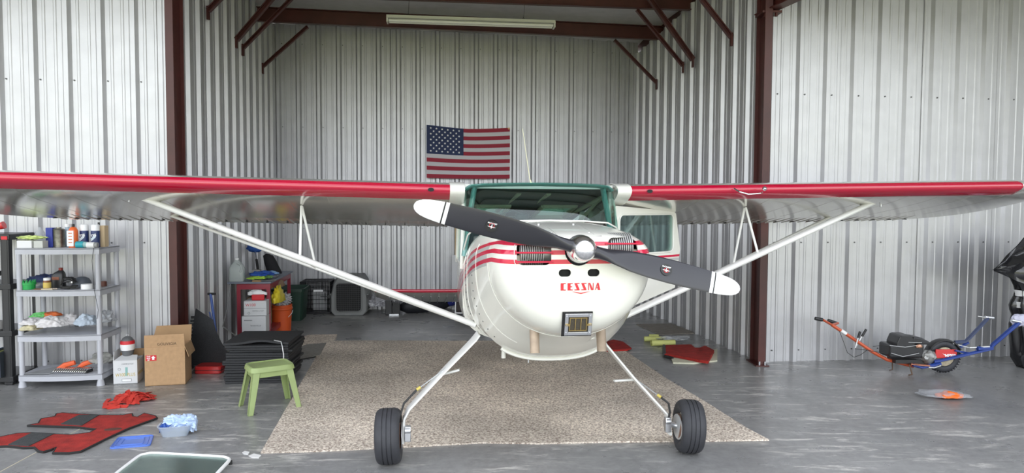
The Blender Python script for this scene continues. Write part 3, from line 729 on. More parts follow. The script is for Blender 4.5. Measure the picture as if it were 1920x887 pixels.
# ------------------------------------------------ landing gear
def wheel(c, steer, camb, sgn, lab):
    M = Matrix.Translation(c) @ R(steer,'Z') @ R(camb,'Y')
    R_, w_ = .178, .155; prof = []
    half = [(.085,.052),(.10,.064),(.122,.075),(.145,.079),(.161,.073),(.172,.058),(.1765,.042)]
    mb = MB(); P = [(r,-x) for r,x in half]
    gro = []
    for gx in (-.028,0,.028): gro += [(.178,gx-.0035),(.173,gx-.0025),(.173,gx+.0025),(.178,gx+.0035)]
    P += gro+[(r,x) for r,x in reversed(half)]
    rings = []; n = 56
    for i in range(n+1):
        a = 2*math.pi*i/n; rings.append([(x, r*math.cos(a), r*math.sin(a)) for r,x in P])
    mb.loft(rings, cap=False, closed=False, M=M)
    ty = mb.build('tyre', RUBBER, plane, smooth=35)
    mb = MB(); s = sgn
    mb.lathe([(.088,-.055),(.092,-.048),(.075,-.035),(.05,-.03),(.05,.03),(.075,.035),(.092,.048),(.088,.055)], ax=(1,0,0), n=32, M=M)
    mb.build('wheel_rim', mat('rim paint',(.48,.45,.42),.4,.5), ty)
    mb = MB(); mb.lathe([(.03,-s*.075),(.082,-s*.075),(.082,-s*.068),(.03,-s*.068)] , ax=(1,0,0), n=32, M=M); mb.build('brake_disc', mat('rusty disc',(.28,.16,.11),.5,.6), ty)
    mb = MB(); mb.lathe([(0,s*.06),(.03,s*.06),(.035,s*.045),(.035,s*.02)], ax=(1,0,0), n=20, M=M); mb.build('hub_cap', ALU, ty)
    return M
zc = .178
WLc = Vector((-1.082,.77,zc)); WRc = Vector((.925,.715,zc))
wheel(WLc, math.radians(-3), math.radians(-2), -1, 'l'); wheel(WRc, math.radians(-8), math.radians(3), 1, 'r')
for sx, pts in ((-1, [(-.485,.95,.80),(-.52,.95,.755),(-.74,.88,.55),(-.955,.83,.335),(-.985,.82,.275),(-.992,.82,.12)]),
                (1, [(.36,.95,.76),(.40,.95,.70),(.58,.87,.48),(.765,.80,.275),(.80,.79,.235),(.812,.79,.11)])):
    mb = MB(); ws_ = [.085,.085,.07,.055,.05,.05]; rings = []
    P = [Vector(p) for p in pts]
    for i,p in enumerate(P):
        t = (P[min(i+1,5)]-P[max(i-1,0)]).normalized(); a = Vector((0,1,0)); a = (a-t*a.dot(t)).normalized(); b_ = t.cross(a); h = .010
        w_ = ws_[i]; rings.append([tuple(p+a*w_+b_*h*.5), tuple(p+a*w_-b_*h*.5), tuple(p+a*(w_*.7)-b_*h), tuple(p-a*(w_*.7)-b_*h), tuple(p-a*w_-b_*h*.5), tuple(p-a*w_+b_*h*.5), tuple(p-a*(w_*.7)+b_*h), tuple(p+a*(w_*.7)+b_*h)])
    mb.loft(rings); leg = mb.build('landing_gear_leg', WHITE, plane, smooth=25)
    mid = P[2].lerp(P[3],.05); mb = MB(); st = (Vector((.13,-.02,.035)) if sx < 0 else Vector((-.15,-.02,.0)))
    mb.tube([mid, mid+st], .02, 8, r2=.008, ref=(0,1,0)); mb.build('boarding_step', WHITE, leg)
    q0 = P[2].lerp(P[3],.55); o3 = Vector((-sx*-.02,-.05,.03)); nrm = Vector((sx*.03,-.03,.03))
    mb = MB()
    if sx < 0: hp = [P[2].lerp(P[3],.2)+Vector((-.02,-.03,.02)), q0+Vector((-.045,-.04,.03)), P[3]+Vector((-.03,-.05,.05)), P[3]+Vector((-.065,-.05,-.06)), P[5]+Vector((-.02,-.06,.12))]
    else: hp = [P[2].lerp(P[3],.4)+Vector((.02,-.03,.02)), P[3]+Vector((-.03,-.06,.10)), P[3]+Vector((.02,-.07,.06)), P[3]+Vector((.03,-.07,0)), P[5]+Vector((-.03,-.06,.10))]
    mb.tube(hp[1:], .0075, 8); mb.build('brake_hose', INKK, leg)
    mb = MB(); mb.tube([hp[0]+(hp[0]-hp[1])*1.2, hp[0], hp[1]], .004, 6); mb.build('brake_line', ALU, leg)
    mb = MB(); mb.tube([hp[1]+(hp[0]-hp[1]).normalized()*.03, hp[1]], .010, 8); mb.build('hose_fitting', mat('yellow fitting',(.6,.48,.1),.4), leg)
    ctr = WLc if sx < 0 else WRc
    e = P[5]; mb = MB()
    a0 = Vector((e.x-sx*.015, e.y, zc)); a1 = Vector((ctr.x-sx*.05, ctr.y, zc)); mb.cyl(a0, a1, .02); mb.cyl(a0-Vector((sx*.02,0,0)), a0, .026)
    mb.build('axle', ALU, leg)
    mb = MB(); mb.box(e.x-sx*.03-.02,e.x-sx*.03+.02,e.y-.075,e.y-.035,.14,.24); mb.cyl((e.x-sx*.05,e.y-.055,.21),(e.x-sx*.01,e.y-.055,.21),.024); mb.cyl((e.x-sx*.05,e.y-.055,.165),(e.x-sx*.01,e.y-.055,.165),.018)
    mb.build('brake_caliper', ALU, leg, bevel=.004)
    mb = MB(); mb.lathe([(.085,0),(.085,.004)], (ctr.x-sx*.082,ctr.y,zc), (1,0,0), 28); mb.build('dust_cover', mat('pale metal',(.6,.6,.6),.4,.6), leg)
# tail gear, tailplane and fin
mb = MB(); mb.tube([(0,5.2,.45),(0,5.6,.28),(0,5.72,.12)], [.025,.02,.02], 8); tg = mb.build('tailwheel_spring', BLACKP, plane)
mb = MB(); mb.torus((0,5.72,.085),(1,0,0),.06,.025); mb.build('tail_tyre', RUBBER, tg)
for sx in (-1,1):
    def tr(x, ch, y0, th): 
        return [(sx*x, y0+t*ch, .625+h*ch*th-.28*t*ch) for t,h in list(reversed(UPF))+LOF[1:]]
    mb = MB(); mb.loft([tr(.05,.95,4.60,.7),tr(.9,.9,4.66,.65),tr(1.30,.78,4.74,.6),tr(1.41,.6,4.85,.5),tr(1.45,.4,4.98,.4)]); hs_ = mb.build('tailplane', SILV, plane, smooth=50)
    mb = MB(); mb.tube([(sx*.08,4.60,.628),(sx*.9,4.655,.628),(sx*1.30,4.74,.628),(sx*1.39,4.82,.62)], .014, 10, r2=.02, ref=(0,1,0)); mb.build('tailplane_edge', RED, hs_)
    mb = MB()
    for k in range(12):
        x = .12+.1*k; mb.tube([(sx*x,4.8,.54),(sx*x,5.42,.372)], .004, 4)
    o = mb.build('elevator_ribs', ALU, hs_, smooth=0); o['kind'] = 'stuff'
mb = MB(); mb.loft([[(x*.035*s_, y0+t*ch, z) for t,x in ((0,0),(.15,1),(.4,1.2),(1,.1),(1,-.1),(.4,-1.2),(.15,-1))] for z,y0,ch,s_ in ((.75,4.3,1.25,1),(1.1,4.65,.95,.8),(1.45,4.95,.7,.6),(1.55,5.1,.5,.3))]); mb.build('fin', CREAM, plane, smooth=40)
# ------------------------------------------------ propeller
PB = mat('propeller dark', (.022,.022,.028), .33, noise_amt=.05, coat=.2)
PW = mat('propeller white', (.82,.82,.82), .35, coat=.2)
PA = math.radians(14.4)
def blade(ang, flip):
    M = T(0,0,HZ) @ R(ang,'Y')
    def sec(r, ch, th, pitch, off=0):
        pts = []
        for t in range(20):
            a = 2*math.pi*t/20; x = ch/2*math.cos(a); y = th/2*math.sin(a)*(1 if th > ch*.6 else (.75+.25*math.cos(a)))
            c, s = math.cos(pitch), math.sin(pitch)
            pts.append((r, x*s+y*c, off+x*c-y*s))
        return pts
    S = [(.04,.085,.075,1.2,0),(.09,.072,.066,1.1,0),(.14,.082,.055,.85,0),(.20,.106,.042,.65,0),(.28,.128,.033,.52,0),(.40,.142,.025,.42,0),(.52,.143,.020,.35,0),(.64,.137,.016,.30,0),(.72,.129,.013,.27,0),(.765,.124,.012,.26,0)]
    return M, sec, S
root = 0
for fl in (0,1):
    ang = PA+math.pi*(1-fl)
    M, sec, S = blade(ang, fl)
    mb = MB(); mb.loft([sec(*s) for s in S], M=M); bl = mb.build('propeller_blade', PB, plane, smooth=45)
    bl['label'] = 'dark propeller blade, %s' % ('upper one' if not fl else 'lower one')
    mb = MB(); mb.loft([sec(*s) for s in [(.765,.1245,.012,.26,0),(.785,.122,.012,.26,0)]], M=M); mb.build('tip_band', PW, bl, smooth=45)
    mb = MB(); mb.loft([sec(*s) for s in [(.785,.1215,.0115,.26,0),(.793,.121,.0115,.26,0)]], M=M); mb.build('tip_line', INKK, bl, smooth=45)
    mb = MB(); mb.loft([sec(*s) for s in [(.793,.121,.0118,.26,0),(.83,.114,.011,.25,0),(.87,.104,.010,.24,0),(.905,.088,.009,.23,0),(.928,.066,.007,.22,0),(.942,.042,.005,.22,0),(.948,.012,.003,.22,0)]], M=M); mb.build('blade_tip', PW, bl, smooth=45)
    # round maker's decal lying on the blade face
    pit = .35; cr = .52 if not fl else .49
    Dm_ = M @ T(cr,0,0) @ Matrix(((1,0,0,0),(0,math.cos(pit),math.sin(pit),0),(0,-math.sin(pit),math.cos(pit),0),(0,0,0,1)))
    dl = lambda x,y,z: (x,y,z)
    face = Dm_ @ T(0,-.0112,0)
    mb = MB(); mb.cyl((0,0,0),(0,-.0012,0),.034,n=32,M=face); dc = mb.build('decal', INKK, bl)
    mb = MB(); mb.torus((0,-.0014,-.004),(0,1,0),.013,.0016,24,4,M=face); mb.build('decal_ring', INKR, dc)
    sgn = -1 if not fl else 1
    fm = face @ (R(math.pi,'Y') if not fl else Matrix.Identity(4)) @ R(0,'Y')
    mb = MB(); mb.box(-.002,.002,-.0024,-.0012,-.014,.010,fm); mb.add([(-.024,-.0022,-.004),(0,-.0022,-.001),(.024,-.0022,-.004),(0,-.0022,-.009)],[(0,1,2,3)],fm); mb.build('decal_emblem', INKW, dc, smooth=0)
    tx = text('decal_name', 'McCAULEY', INKW, dc, fm @ T(0,-.0016,.016) @ FACE, .0105, .0003, bold=.0004)
mb = MB(); mb.lathe([(.055,.055),(.062,.045),(.058,.03),(.052,.0),(.052,-.03),(0,-.03)], (0,0,HZ), (0,1,0), 28); mb.build('propeller_hub', PB, plane)
mb = MB(); mb.lathe([(.0725,.045),(.0745,.04),(.074,.0),(.070,-.03),(.064,-.055),(.052,-.078),(.035,-.094),(.016,-.102),(0,-.103)], (0,0,HZ), (0,1,0), 40)
sp_ = mb.build('spinner', mat('polished spinner',(.88,.88,.88),.2,1.), plane, smooth=60)
mb = MB(); mb.lathe([(.009,-.101),(.009,-.106),(0,-.107)], (0,0,HZ), (0,1,0), 14); mb.build('spinner_screw', ALU, sp_)
mb = MB(); mb.lathe([(.080,.06),(.080,.052),(.075,.046),(.07,.046),(0,.046)], (0,0,HZ-.004), (0,1,0), 32); mb.build('spinner_backplate', ALU, sp_)
# ================================================================= THINGS AROUND THE AIRPLANE
Z0 = .001
def sheet(name, px, mt, z1=.012, z0=Z0, parent=None, zs=0):
    """flat piece lying on the floor; px = outline in photo pixels traced on the floor plane"""
    P = [G(x, y, zs) for x, y in px]; mb = MB(); mb.prism([(p.x,p.y) for p in P], z0+zs, z1+zs); return mb.build(name, mt, parent, smooth=0)
# carpets
def loopmat():
    m = mat('loop carpet', (.30,.25,.20), .95, noise_amt=0, bump=.9, bscale=70)
    nt = m.node_tree; b = nt.nodes['Principled BSDF']; L = nt.links; tc = nt.nodes.new('ShaderNodeTexCoord')
    n = nt.nodes.new('ShaderNodeTexNoise'); n.inputs['Scale'].default_value = 60; n.inputs['Detail'].default_value = 3; n.inputs['Roughness'].default_value = .8
    r = nt.nodes.new('ShaderNodeValToRGB'); r.color_ramp.elements[0].position = .36; r.color_ramp.elements[0].color = (.27,.20,.155,1); r.color_ramp.elements[1].position = .62; r.color_ramp.elements[1].color = (1.0,.90,.77,1)
    L.new(tc.outputs['Object'], n.inputs['Vector']); L.new(n.outputs['Fac'], r.inputs[0])
    n2 = nt.nodes.new('ShaderNodeTexNoise'); n2.inputs['Scale'].default_value = 1.1; L.new(tc.outputs['Object'], n2.inputs['Vector'])
    mr = nt.nodes.new('ShaderNodeMapRange'); mr.inputs[1].default_value=.35; mr.inputs[2].default_value=.65; mr.inputs[3].default_value=.72; mr.inputs[4].default_value=1.1; L.new(n2.outputs['Fac'], mr.inputs[0])
    v = nt.nodes.new('ShaderNodeVectorMath'); v.operation='SCALE'; L.new(r.outputs[0], v.inputs[0]); L.new(mr.outputs[0], v.inputs['Scale']); L.new(v.outputs[0], b.inputs['Base Color'])
    return m
LOOP = loopmat()
o = sheet('carpet', [(489,851),(600,848),(700,843),(800,838),(905,832),(1010,834),(1120,831),(1240,830),(1442,827),(1400,805),(1330,760),(1250,712),(1148,643),(1100,640),(860,641),(700,640),(610,641),(560,727)], LOOP, .012)
tag(o, 'large beige flecked carpet lying under the airplane', 'carpet')
tag(sheet('carpet_scrap', [(556,636),(580,629),(632,628),(630,637),(613,643),(600,655),(575,662),(556,655)], LOOP, .010), 'brown carpet scrap behind the black foam mat stack', 'carpet')
tag(sheet('carpet_scrap', [(558,676),(560,655),(575,648),(612,645),(600,668)], mat('grey carpet',(.25,.24,.22),.95,noise_amt=.15,nscale=40,bump=.4,bscale=100), .016, z0=.011), 'small grey mat overlapping the left edge of the large carpet', 'mat')
tag(sheet('floor_mat', [(1193,609),(1258,608),(1305,626),(1237,628.5)], mat('taupe mat',(.27,.245,.215),.95,noise_amt=.15,nscale=20,bump=.4), .012), 'thin taupe mat on the floor along the right inner wall', 'mat')
# scattered paper scraps
SCR = [((478,857,12,5),'white paper scrap at the near left corner of the carpet'),((461,851,7,4),'tiny white scrap left of the carpet corner')]
for (x,y,a,b_),lb in SCR:
    tag(sheet('paper_scrap', [(x-a,y-1),(x-2,y-b_),(x+a,y-2),(x+a*.6,y+b_*.6),(x-a*.5,y+b_*.4)], mat('paper',(.72,.72,.70),.8), .006), lb, 'paper')
# red floor mat of the cabin, one cut piece
REDC = mat('red carpet', (.36,.022,.016), .95, noise_amt=.3, nscale=14, bump=.7, bscale=180)
CHAR = mat('charcoal heel pad', (.05,.053,.055), .85, noise_amt=.2, nscale=40, bump=.5, bscale=100)
def z8(P): return [(x/4.174, 700+y/4.176) for x, y in P]
A_ = z8([(215,420),(300,405),(320,370),(430,350),(440,330),(490,322),(600,330),(780,340),(960,340),(1035,328),(1040,350),(1075,355),(1130,325),(1215,345),(1230,362),(1000,445),(840,520),(700,590),(630,625),(540,637),(415,637),(440,595),(400,610),(340,628),(300,620),(270,592),(190,595),(50,582),(-60,590),(-60,520),(0,512),(130,485),(250,478),(440,490),(560,495),(700,478),(755,450),(600,432),(400,425)])
rm = sheet('cabin_carpet', A_, REDC, .014); tag(rm, 'red cabin carpet cut in a fork shape, lying flat at the lower left', 'carpet')
sheet('heel_pad', z8([(620,343),(775,343),(640,425),(475,414)]), CHAR, .019, z0=.013, parent=rm)
sheet('heel_pad', z8([(255,480),(425,490),(225,588),(65,578)]), CHAR, .019, z0=.013, parent=rm)
mb = MB(); P = [G(x,y) for x,y in A_]; mb.tube([Vector((p.x,p.y,.009)) for p in P+[P[0]]], .008, 6); mb.build('bound_edge', mat('black binding',(.02,.02,.02),.9), rm)
mb = MB()
for (x,y) in z8([(870,455),(900,450)]): p = G(x,y); mb.add(blob((p.x,p.y,.014),(.05,.03,.003),.2,sub=2).v, blob((0,0,0),(1,1,1),sub=2).f)
o = mb.build('worn_patch', mat('worn brown',(.10,.04,.03),.9), rm)
# red pieces and cream board near the right inner wall
cb = sheet('board', [(1258,672),(1345,656),(1345,678),(1300,683),(1262,682)], mat('cream board',(.66,.65,.50),.7), .014); tag(cb, 'cream board lying under the folded red carpet piece', 'board')
rp = sheet('carpet_piece', [(1244,654),(1296,653),(1303,659),(1312,659),(1322,655),(1339,664),(1328,685),(1312,683),(1300,680),(1270,674),(1246,671)], REDC, .045, z0=.016); tag(rp, 'folded red carpet piece on a cream board near the right wall', 'carpet')
mb = MB(); p0,p1 = G(1245,654),G(1246,671); mb.tube([p0+Vector((0,0,.03)),p1+Vector((0,0,.03))], .022, 8); mb.tube([p1+Vector((0,0,.02)),G(1262,675)+Vector((0,0,.02))],.015,6); mb.build('bound_edge', INKK, rp)
o = sheet('carpet_piece', [(1138,645),(1150,641),(1168,645),(1184,657),(1176,660),(1152,661),(1138,662)], REDC, .03, z0=.013); tag(o, 'red carpet offcut lying by the right landing gear leg', 'carpet')
mb = MB()
for k in range(3): a,b_ = G(1146+k*3,650+k*4), G(1174+k*3,650+k*4); mb.tube([a+Vector((0,0,.032)),b_+Vector((0,0,.03))], .005, 5)
mb.build('seam_ridge', mat('dark red',(.2,.01,.015),.8), o)
# yellow foam tubes
YEL = mat('pale yellow foam', (.62,.64,.22), .7, noise_amt=.08)
for (a,b_,r,lb) in (((1208,640.5),(1247,641),.032,'middle'),((1217,635),(1235,635.5),.028,'back short'),((1221,649),(1265,648),.035,'front')):
    p,q = G(*a),G(*b_); p.z=q.z=r+.001; mb = MB(); mb.loft([mb.ring(p,q-p,r,14),mb.ring(q,q-p,r,14),mb.ring(q,q-p,r*.45,14),mb.ring(p,q-p,r*.45,14)],cap=False); o = mb.build('foam_tube', YEL)
    tag(o, '%s pale yellow foam tube lying on the floor behind the red carpet piece'%lb, 'tube', 'yellow foam tubes')
def film(name, col, al, rough=.25): return mat(name, col, rough, alpha=al, coat=.4)
CLR = film('clear plastic film', (.62,.64,.66), .55)
p = G(1262,641); o = blob((p.x,p.y,.035),(.20,.10,.035),.3,4,4,3,.001,.5).build('plastic_bag', CLR, smooth=60); tag(o, 'crumpled clear plastic bag beside the yellow foam tubes', 'bag')
# ---- red straps tangle
STR = mat('red webbing', (.62,.045,.03), .75, bump=.3, bscale=200)
def ribbon(mb, pts, w_, th=.003):
    pts = [Vector(p) for p in pts]; rings = []
    for i,p in enumerate(pts):
        t = (pts[min(i+1,len(pts)-1)]-pts[max(i-1,0)]).normalized(); s_ = Vector((-t.y,t.x,0.5*math.sin(i*.7))).normalized()*w_/2; u = t.cross(s_).normalized()*th/2
        rings.append([tuple(p+s_+u),tuple(p-s_+u),tuple(p-s_-u),tuple(p+s_-u)])
    mb.loft(rings)
c = G(243,752); rnd = random.Random(4); mb = MB()
for k in range(30):
    a = rnd.uniform(0,6.28); r = rnd.uniform(.0,.17); x = c.x+r*1.0*math.cos(a); y = c.y+r*.9*math.sin(a); h = .012+.075*(1-r/.17)*rnd.uniform(.4,1)
    b_ = rnd.uniform(0,6.28); cv = rnd.uniform(-9,9); L_ = rnd.uniform(.12,.26); pts = []
    for i in range(9):
        s_ = (i/8-.5)*L_; bb = b_+cv*s_; pts.append((x+s_*math.cos(bb), y+s_*math.sin(bb), max(.012,h*(1-(2*s_/L_)**2)+.012)))
    ribbon(mb, pts, .032)
for P in ([(262,738),(275,742),(290,746),(280,752)],[(200,758),(196,764),(205,767),(225,765)],[(205,750),(197,758),(208,764),(240,764)]):
    ribbon(mb, [G(x,y)+Vector((0,0,.01)) for x,y in P], .035)
o = mb.build('webbing_strap', STR, smooth=30); tag(o, 'tangled heap of red webbing strap on the floor before the brown box', 'strap')
# ---- blue lid, glove tub
BLU = glassmat('blue clear plastic', (.22,.36,.85), .12, .15)
P = [G(x,y) for x,y in ((205,841),(222,822),(287,817),(283,834),(258,840))]; ce = sum(P,Vector())/5
mb = MB(); Q = [(p.x,p.y) for p in (G(204,843),G(221,822),G(289,817),G(282,837))]
BLUO = mat('blue plastic', (.10,.20,.62), .25, coat=.5)
def inset(Q, k): cx = sum(q[0] for q in Q)/len(Q); cy = sum(q[1] for q in Q)/len(Q); return [(cx+(x-cx)*k, cy+(y-cy)*k) for x,y in Q]
def rnd_poly(Q, k=.12):
    out = []
    for i in range(len(Q)):
        p=Vector((*Q[i-1],0)); q=Vector((*Q[i],0)); r=Vector((*Q[(i+1)%len(Q)],0))
        a=q.lerp(p,k); b_=q.lerp(r,k)
        for t in (0,.33,.66,1): out.append(tuple((a.lerp(q,t)).lerp(q.lerp(b_,t),t))[:2])
    return out
RQ = rnd_poly(Q)
mb.prism(RQ, .001, .006); lid = mb.build('food_container_cover', BLUO, smooth=30)
mb = MB()
for k,h in ((.97,.004),(.8,.003),(.55,.003)): pts=[(x,y,.007) for x,y in inset(RQ,k)]; mb.tube(pts+[pts[0]], h, 6)
mb.build('lid_ridge', BLUO, lid); tag(lid, 'blue plastic tub lid lying flat next to the clear tub of gloves', 'lid')
c = G(325,818); c.y += .04
tb = thing('glove_tub', 'clear plastic tub full of pale blue rubber gloves', 'tub', (c.x,c.y,0), .25)
def tubshape(mb, w0,d0,w1,d1,h,t=.003):
    o_ = [rnd_poly([(-w0,-d0),(w0,-d0),(w0,d0),(-w0,d0)],.25), rnd_poly([(-w1,-d1),(w1,-d1),(w1,d1),(-w1,d1)],.25)]
    mb.loft([[(x*.97,y*.97,t) for x,y in o_[0]],[(x,y,.001) for x,y in o_[0]],[(x,y,h) for x,y in o_[1]],[(x*1.06,y*1.06,h) for x,y in o_[1]],[(x*1.06,y*1.06,h+.004) for x,y in o_[1]],[(x*.96,y*.96,h+.004) for x,y in o_[1]],[(x*.93,y*.93,t+.002) for x,y in o_[0]]], cap=True)
mb = MB(); tubshape(mb, .085,.06,.11,.08,.075); mb.build('tub_body', film('frosted tub',(.55,.62,.70),.5), tb, smooth=40)
GLV = mat('pale blue glove', (.50,.63,.85), .55, bump=.3, bscale=30)
for nm,cc,ss,mt_,sd in (('glove',(.045,.01,.085),(.085,.06,.05),GLV,1),('glove',(-.02,.02,.09),(.06,.05,.04),GLV,5),('glove',(.10,.0,.07),(.05,.045,.05),GLV,9),('glove',(-.065,-.01,.055),(.04,.045,.035),mat('dark blue glove',(.03,.09,.35),.5),2)):
    o = blob(cc,ss,.45,2.6,4,sd,None,.6).build(nm, mt_, tb, smooth=70)
    for v in o.data.vertices:
        v.co.x = max(-.105,min(.14,v.co.x)); v.co.z = max(.008,v.co.z)
# ---- spare window panel with white rim at bottom edge
P = [G(x,y) for x,y in ((215,900),(262,863),(285,858.5),(420,866),(432,871),(405,900),(390,925),(200,925))]
mb = MB(); mb.prism([(p.x,p.y) for p in P], .03, .034); pn = mb.build('window_panel', glassmat('grimy plexiglass',(.86,.88,.86),.03,.22), smooth=0)
mb = MB(); q = rnd_poly([(p.x,p.y) for p in P],.2); pts = [(x,y,.032) for x,y in q]; mb.tube(pts+[pts[0]], .011, 8); mb.build('panel_rim', mat('panel rim white',(.85,.85,.84),.3), pn)
mb = MB()
for p in (P[1],P[4],P[7]): mb.cyl((p.x,p.y,0),(p.x,p.y,.025),.012)
o = mb.build('panel_foot', INKK, pn); o['kind']='stuff'
tag(pn, 'clear window panel with a white rim lying at the bottom edge of the photo', 'window panel')
# ---- green stool
GRN = mat('green plastic', (.30,.38,.15), .42, noise_amt=.06)
st = thing('stool', 'green plastic step stool with four splayed legs beside the mat stack', 'stool', (-1.985,5.63,0), math.radians(34))
mb = MB(); RQ = rnd_poly([(-.165,-.125),(.165,-.125),(.165,.125),(-.165,.125)],.18)
mb.loft([[(x*1.08,y*1.08,.325) for x,y in RQ],[(x*1.06,y*1.06,.345) for x,y in RQ],[(x*1.02,y*1.02,.362) for x,y in RQ],[(x*.96,y*.96,.365) for x,y in RQ],[(x*.90,y*.90,.358) for x,y in RQ]]); mb.build('seat', GRN, st, smooth=35)
for sx in (-1,1):
    for sy in (-1,1):
        mb = MB(); tx, ty, bx, by = sx*.150, sy*.112, sx*.205, sy*.165
        for (a,b_) in (((1,0),.052),((0,1),.052)):
            # L-shaped leg of two flat flanges
            def q(t, off): x = tx+(bx-tx)*t; y = ty+(by-ty)*t; w_ = b_*(1-.35*t); return x, y, .34*(1-t), w_
            vs = []
            for t in (0,1):
                x,y,z,w_ = q(t,0)
                if a == (1,0): vs += [(x+sx*.006,y+sy*.006,z),(x-sx*w_,y+sy*.006,z),(x-sx*w_,y,z),(x+sx*.006,y,z)]
                else: vs += [(x+sx*.006,y+sy*.006,z),(x+sx*.006,y-sy*w_,z),(x,y-sy*w_,z),(x,y+sy*.006,z)]
            mb.add(vs, [(0,1,2,3),(4,5,6,7),(0,1,5,4),(1,2,6,5),(2,3,7,6),(3,0,4,7)])
        mb.build('leg', GRN, st, smooth=0, bevel=.003)
mb = MB(); mb.box(-.15,.15,-.118,-.112,.28,.33); mb.box(-.15,.15,.112,.118,.28,.33); mb.box(-.156,-.15,-.11,.11,.28,.33); mb.box(.15,.156,-.11,.11,.28,.33); mb.build('apron', GRN, st, smooth=0)
# ---- stack of foam mats
rnd = random.Random(11); zc_ = .001; NM = 16
ORD = ['second','third','fourth','fifth','sixth','seventh','eighth','ninth']
proto = MB(); proto.box(-.285,.285,-.30,.30,0,.0215)
pm = None
for k in range(NM):
    dz = .0235
    if k == NM-1: break
    if pm is None: o = pm = proto.build('foam_mat', FOAM, smooth=0, bevel=.006)
    else: o = pm.copy(); COL.objects.link(o)
    jx, jy = rnd.uniform(-.02,.02), rnd.uniform(-.02,.02)
    setloc(o, (-2.395+jx+(k*.0015), 6.66+jy, zc_), math.radians(4+rnd.uniform(-2.5,2.5))); zc_ += dz+.0006
    nm_ = 'bottom' if k == 0 else None
    tag(o, 'black foam mat in the stack behind the green stool, %s' % ('lowest on the floor' if k == 0 else ORD[k-1]+' from the floor' if k < 8 else ORD[NM-2-k]+' from the top'), 'mat', 'stacked black foam mats')
mb = MB(); R1 = []
for i in range(13):
    u = -.31+.62*i/12; row = []
    for j in range(2):
        pass
g = []
for j in range(13):
    for i in range(13):
        x = -.295+.59*i/12; y = -.31+.62*j/12; h = .0+.030*math.exp(-((x-.05)/.16)**2)*max(0,-y/.31) 
        g.append((x,y,h))
n1 = len(g); g += [(x,y,z+.02) for x,y,z in g]; fs = []
for j in range(12):
    for i in range(12): a=j*13+i; fs += [(a,a+1,a+14,a+13),(n1+a,n1+a+13,n1+a+14,n1+a+1)]
bd = [i for i in range(13)]+[13*j+12 for j in range(1,13)]+[156+i for i in range(11,-1,-1)]+[13*j for j in range(11,0,-1)]
for a,b_ in zip(bd,bd[1:]+bd[:1]): fs.append((a,b_,n1+b_,n1+a))
mb.add(g, fs); o = mb.build('foam_mat', FOAM, smooth=30); setloc(o,(-2.385,6.66,zc_),math.radians(4)); tag(o, 'warped topmost black foam mat of the stack behind the green stool', 'mat', None)
mb = MB(); x_ = -2.115; mb.tube([(-2.20,6.37,zc_+.045),(-2.13,6.355,zc_+.035),(x_+.0,6.345,zc_-.01),(x_+.015,6.33,zc_-.08),(x_+.015,6.33,zc_-.13)], .005, 6)
tag(mb.build('zip_tie', ALU), 'thin metal tie hanging over the front edge of the mat stack', 'tie')
# ---- leaning puzzle mat
g = []; NX, NY = 10, 16
for j in range(NY+1):
    for i in range(NX+1):
        u=i/NX; v=j/NY; x=-3.27+.42*u*(1-.45*v)+.02; y=6.95-.12*u+.0+.12*v*v; z=.03+.56*v-.10*u*v; x += .14*(1-v)**2*u
        g.append((x,y+.02,z))
n1=len(g); g += [(x+.004,y-.014,z) for x,y,z in g]; fs=[]; w1=NX+1
for j in range(NY):
    for i in range(NX): a=j*w1+i; fs += [(a,a+1,a+w1+1,a+w1),(n1+a,n1+a+w1,n1+a+w1+1,n1+a+1)]
bd=[i for i in range(w1)]+[w1*j+NX for j in range(1,NY+1)]+[w1*NY+i for i in range(NX-1,-1,-1)]+[w1*j for j in range(NY-1,0,-1)]
for a,b_ in zip(bd,bd[1:]+bd[:1]): fs.append((a,b_,n1+b_,n1+a))
mb=MB(); mb.add(g,fs)
lm = mb.build('leaning_mat', FOAM, smooth=40)
mb=MB()
for k in range(14): q=g[n1+w1*k]; mb.box(q[0]-.03,q[0]+.004,q[1]-.003,q[1]+.011,q[2]-.0+.008,q[2]+.032)
for k in range(8): q=g[n1+k]; mb.box(q[0],q[0]+.025,q[1]-.003,q[1]+.011,0.004,q[2]+.004) if k%2==0 else None
o = mb.build('puzzle_teeth', FOAM, lm, smooth=0); o['kind']='stuff'
tag(lm, 'black puzzle foam mat standing curved against the left inner wall', 'mat')
# red tray
a = G(368,700); mb=MB(); M=T(a.x+.12,a.y+.06,0)@R(.05,'Z'); mb.prism(rnd_poly([(-.13,-.1),(.13,-.1),(.13,.1),(-.13,.1)],.2),.001,.075,M); o=mb.build('red_case', mat('red plastic',(.55,.03,.03),.3,coat=.4), smooth=30, bevel=.01)
mb=MB(); mb.box(-.134,.134,-.104,.104,.035,.04,M); mb.build('case_seam', INKK, o, smooth=0); tag(o,'low red plastic case between the leaning mat and the mat stack','case')
# blue jack handle / floor pole
BLUM = mat('blue enamel', (.02,.07,.30), .35, coat=.4)
mb=MB(); p=W(395,551,7.3); q=W(411,640,7.1); q.z=.02; mb.tube([p,q],.014,8); pole=mb.build('pole', BLUM)
mb=MB(); mb.tube([p+Vector((-.03,0,.0)),p+Vector((.05,0,.0))],.013,8); mb.build('pole_handle', INKK, pole)
mb=MB(); mb.tube([W(393,585,7.28),Vector((q.x+.03,q.y,.02))],.009,8); mb.build('brace_rod', BLUM, pole); tag(pole,'blue metal pole with a black top leaning on the left inner wall','pole')
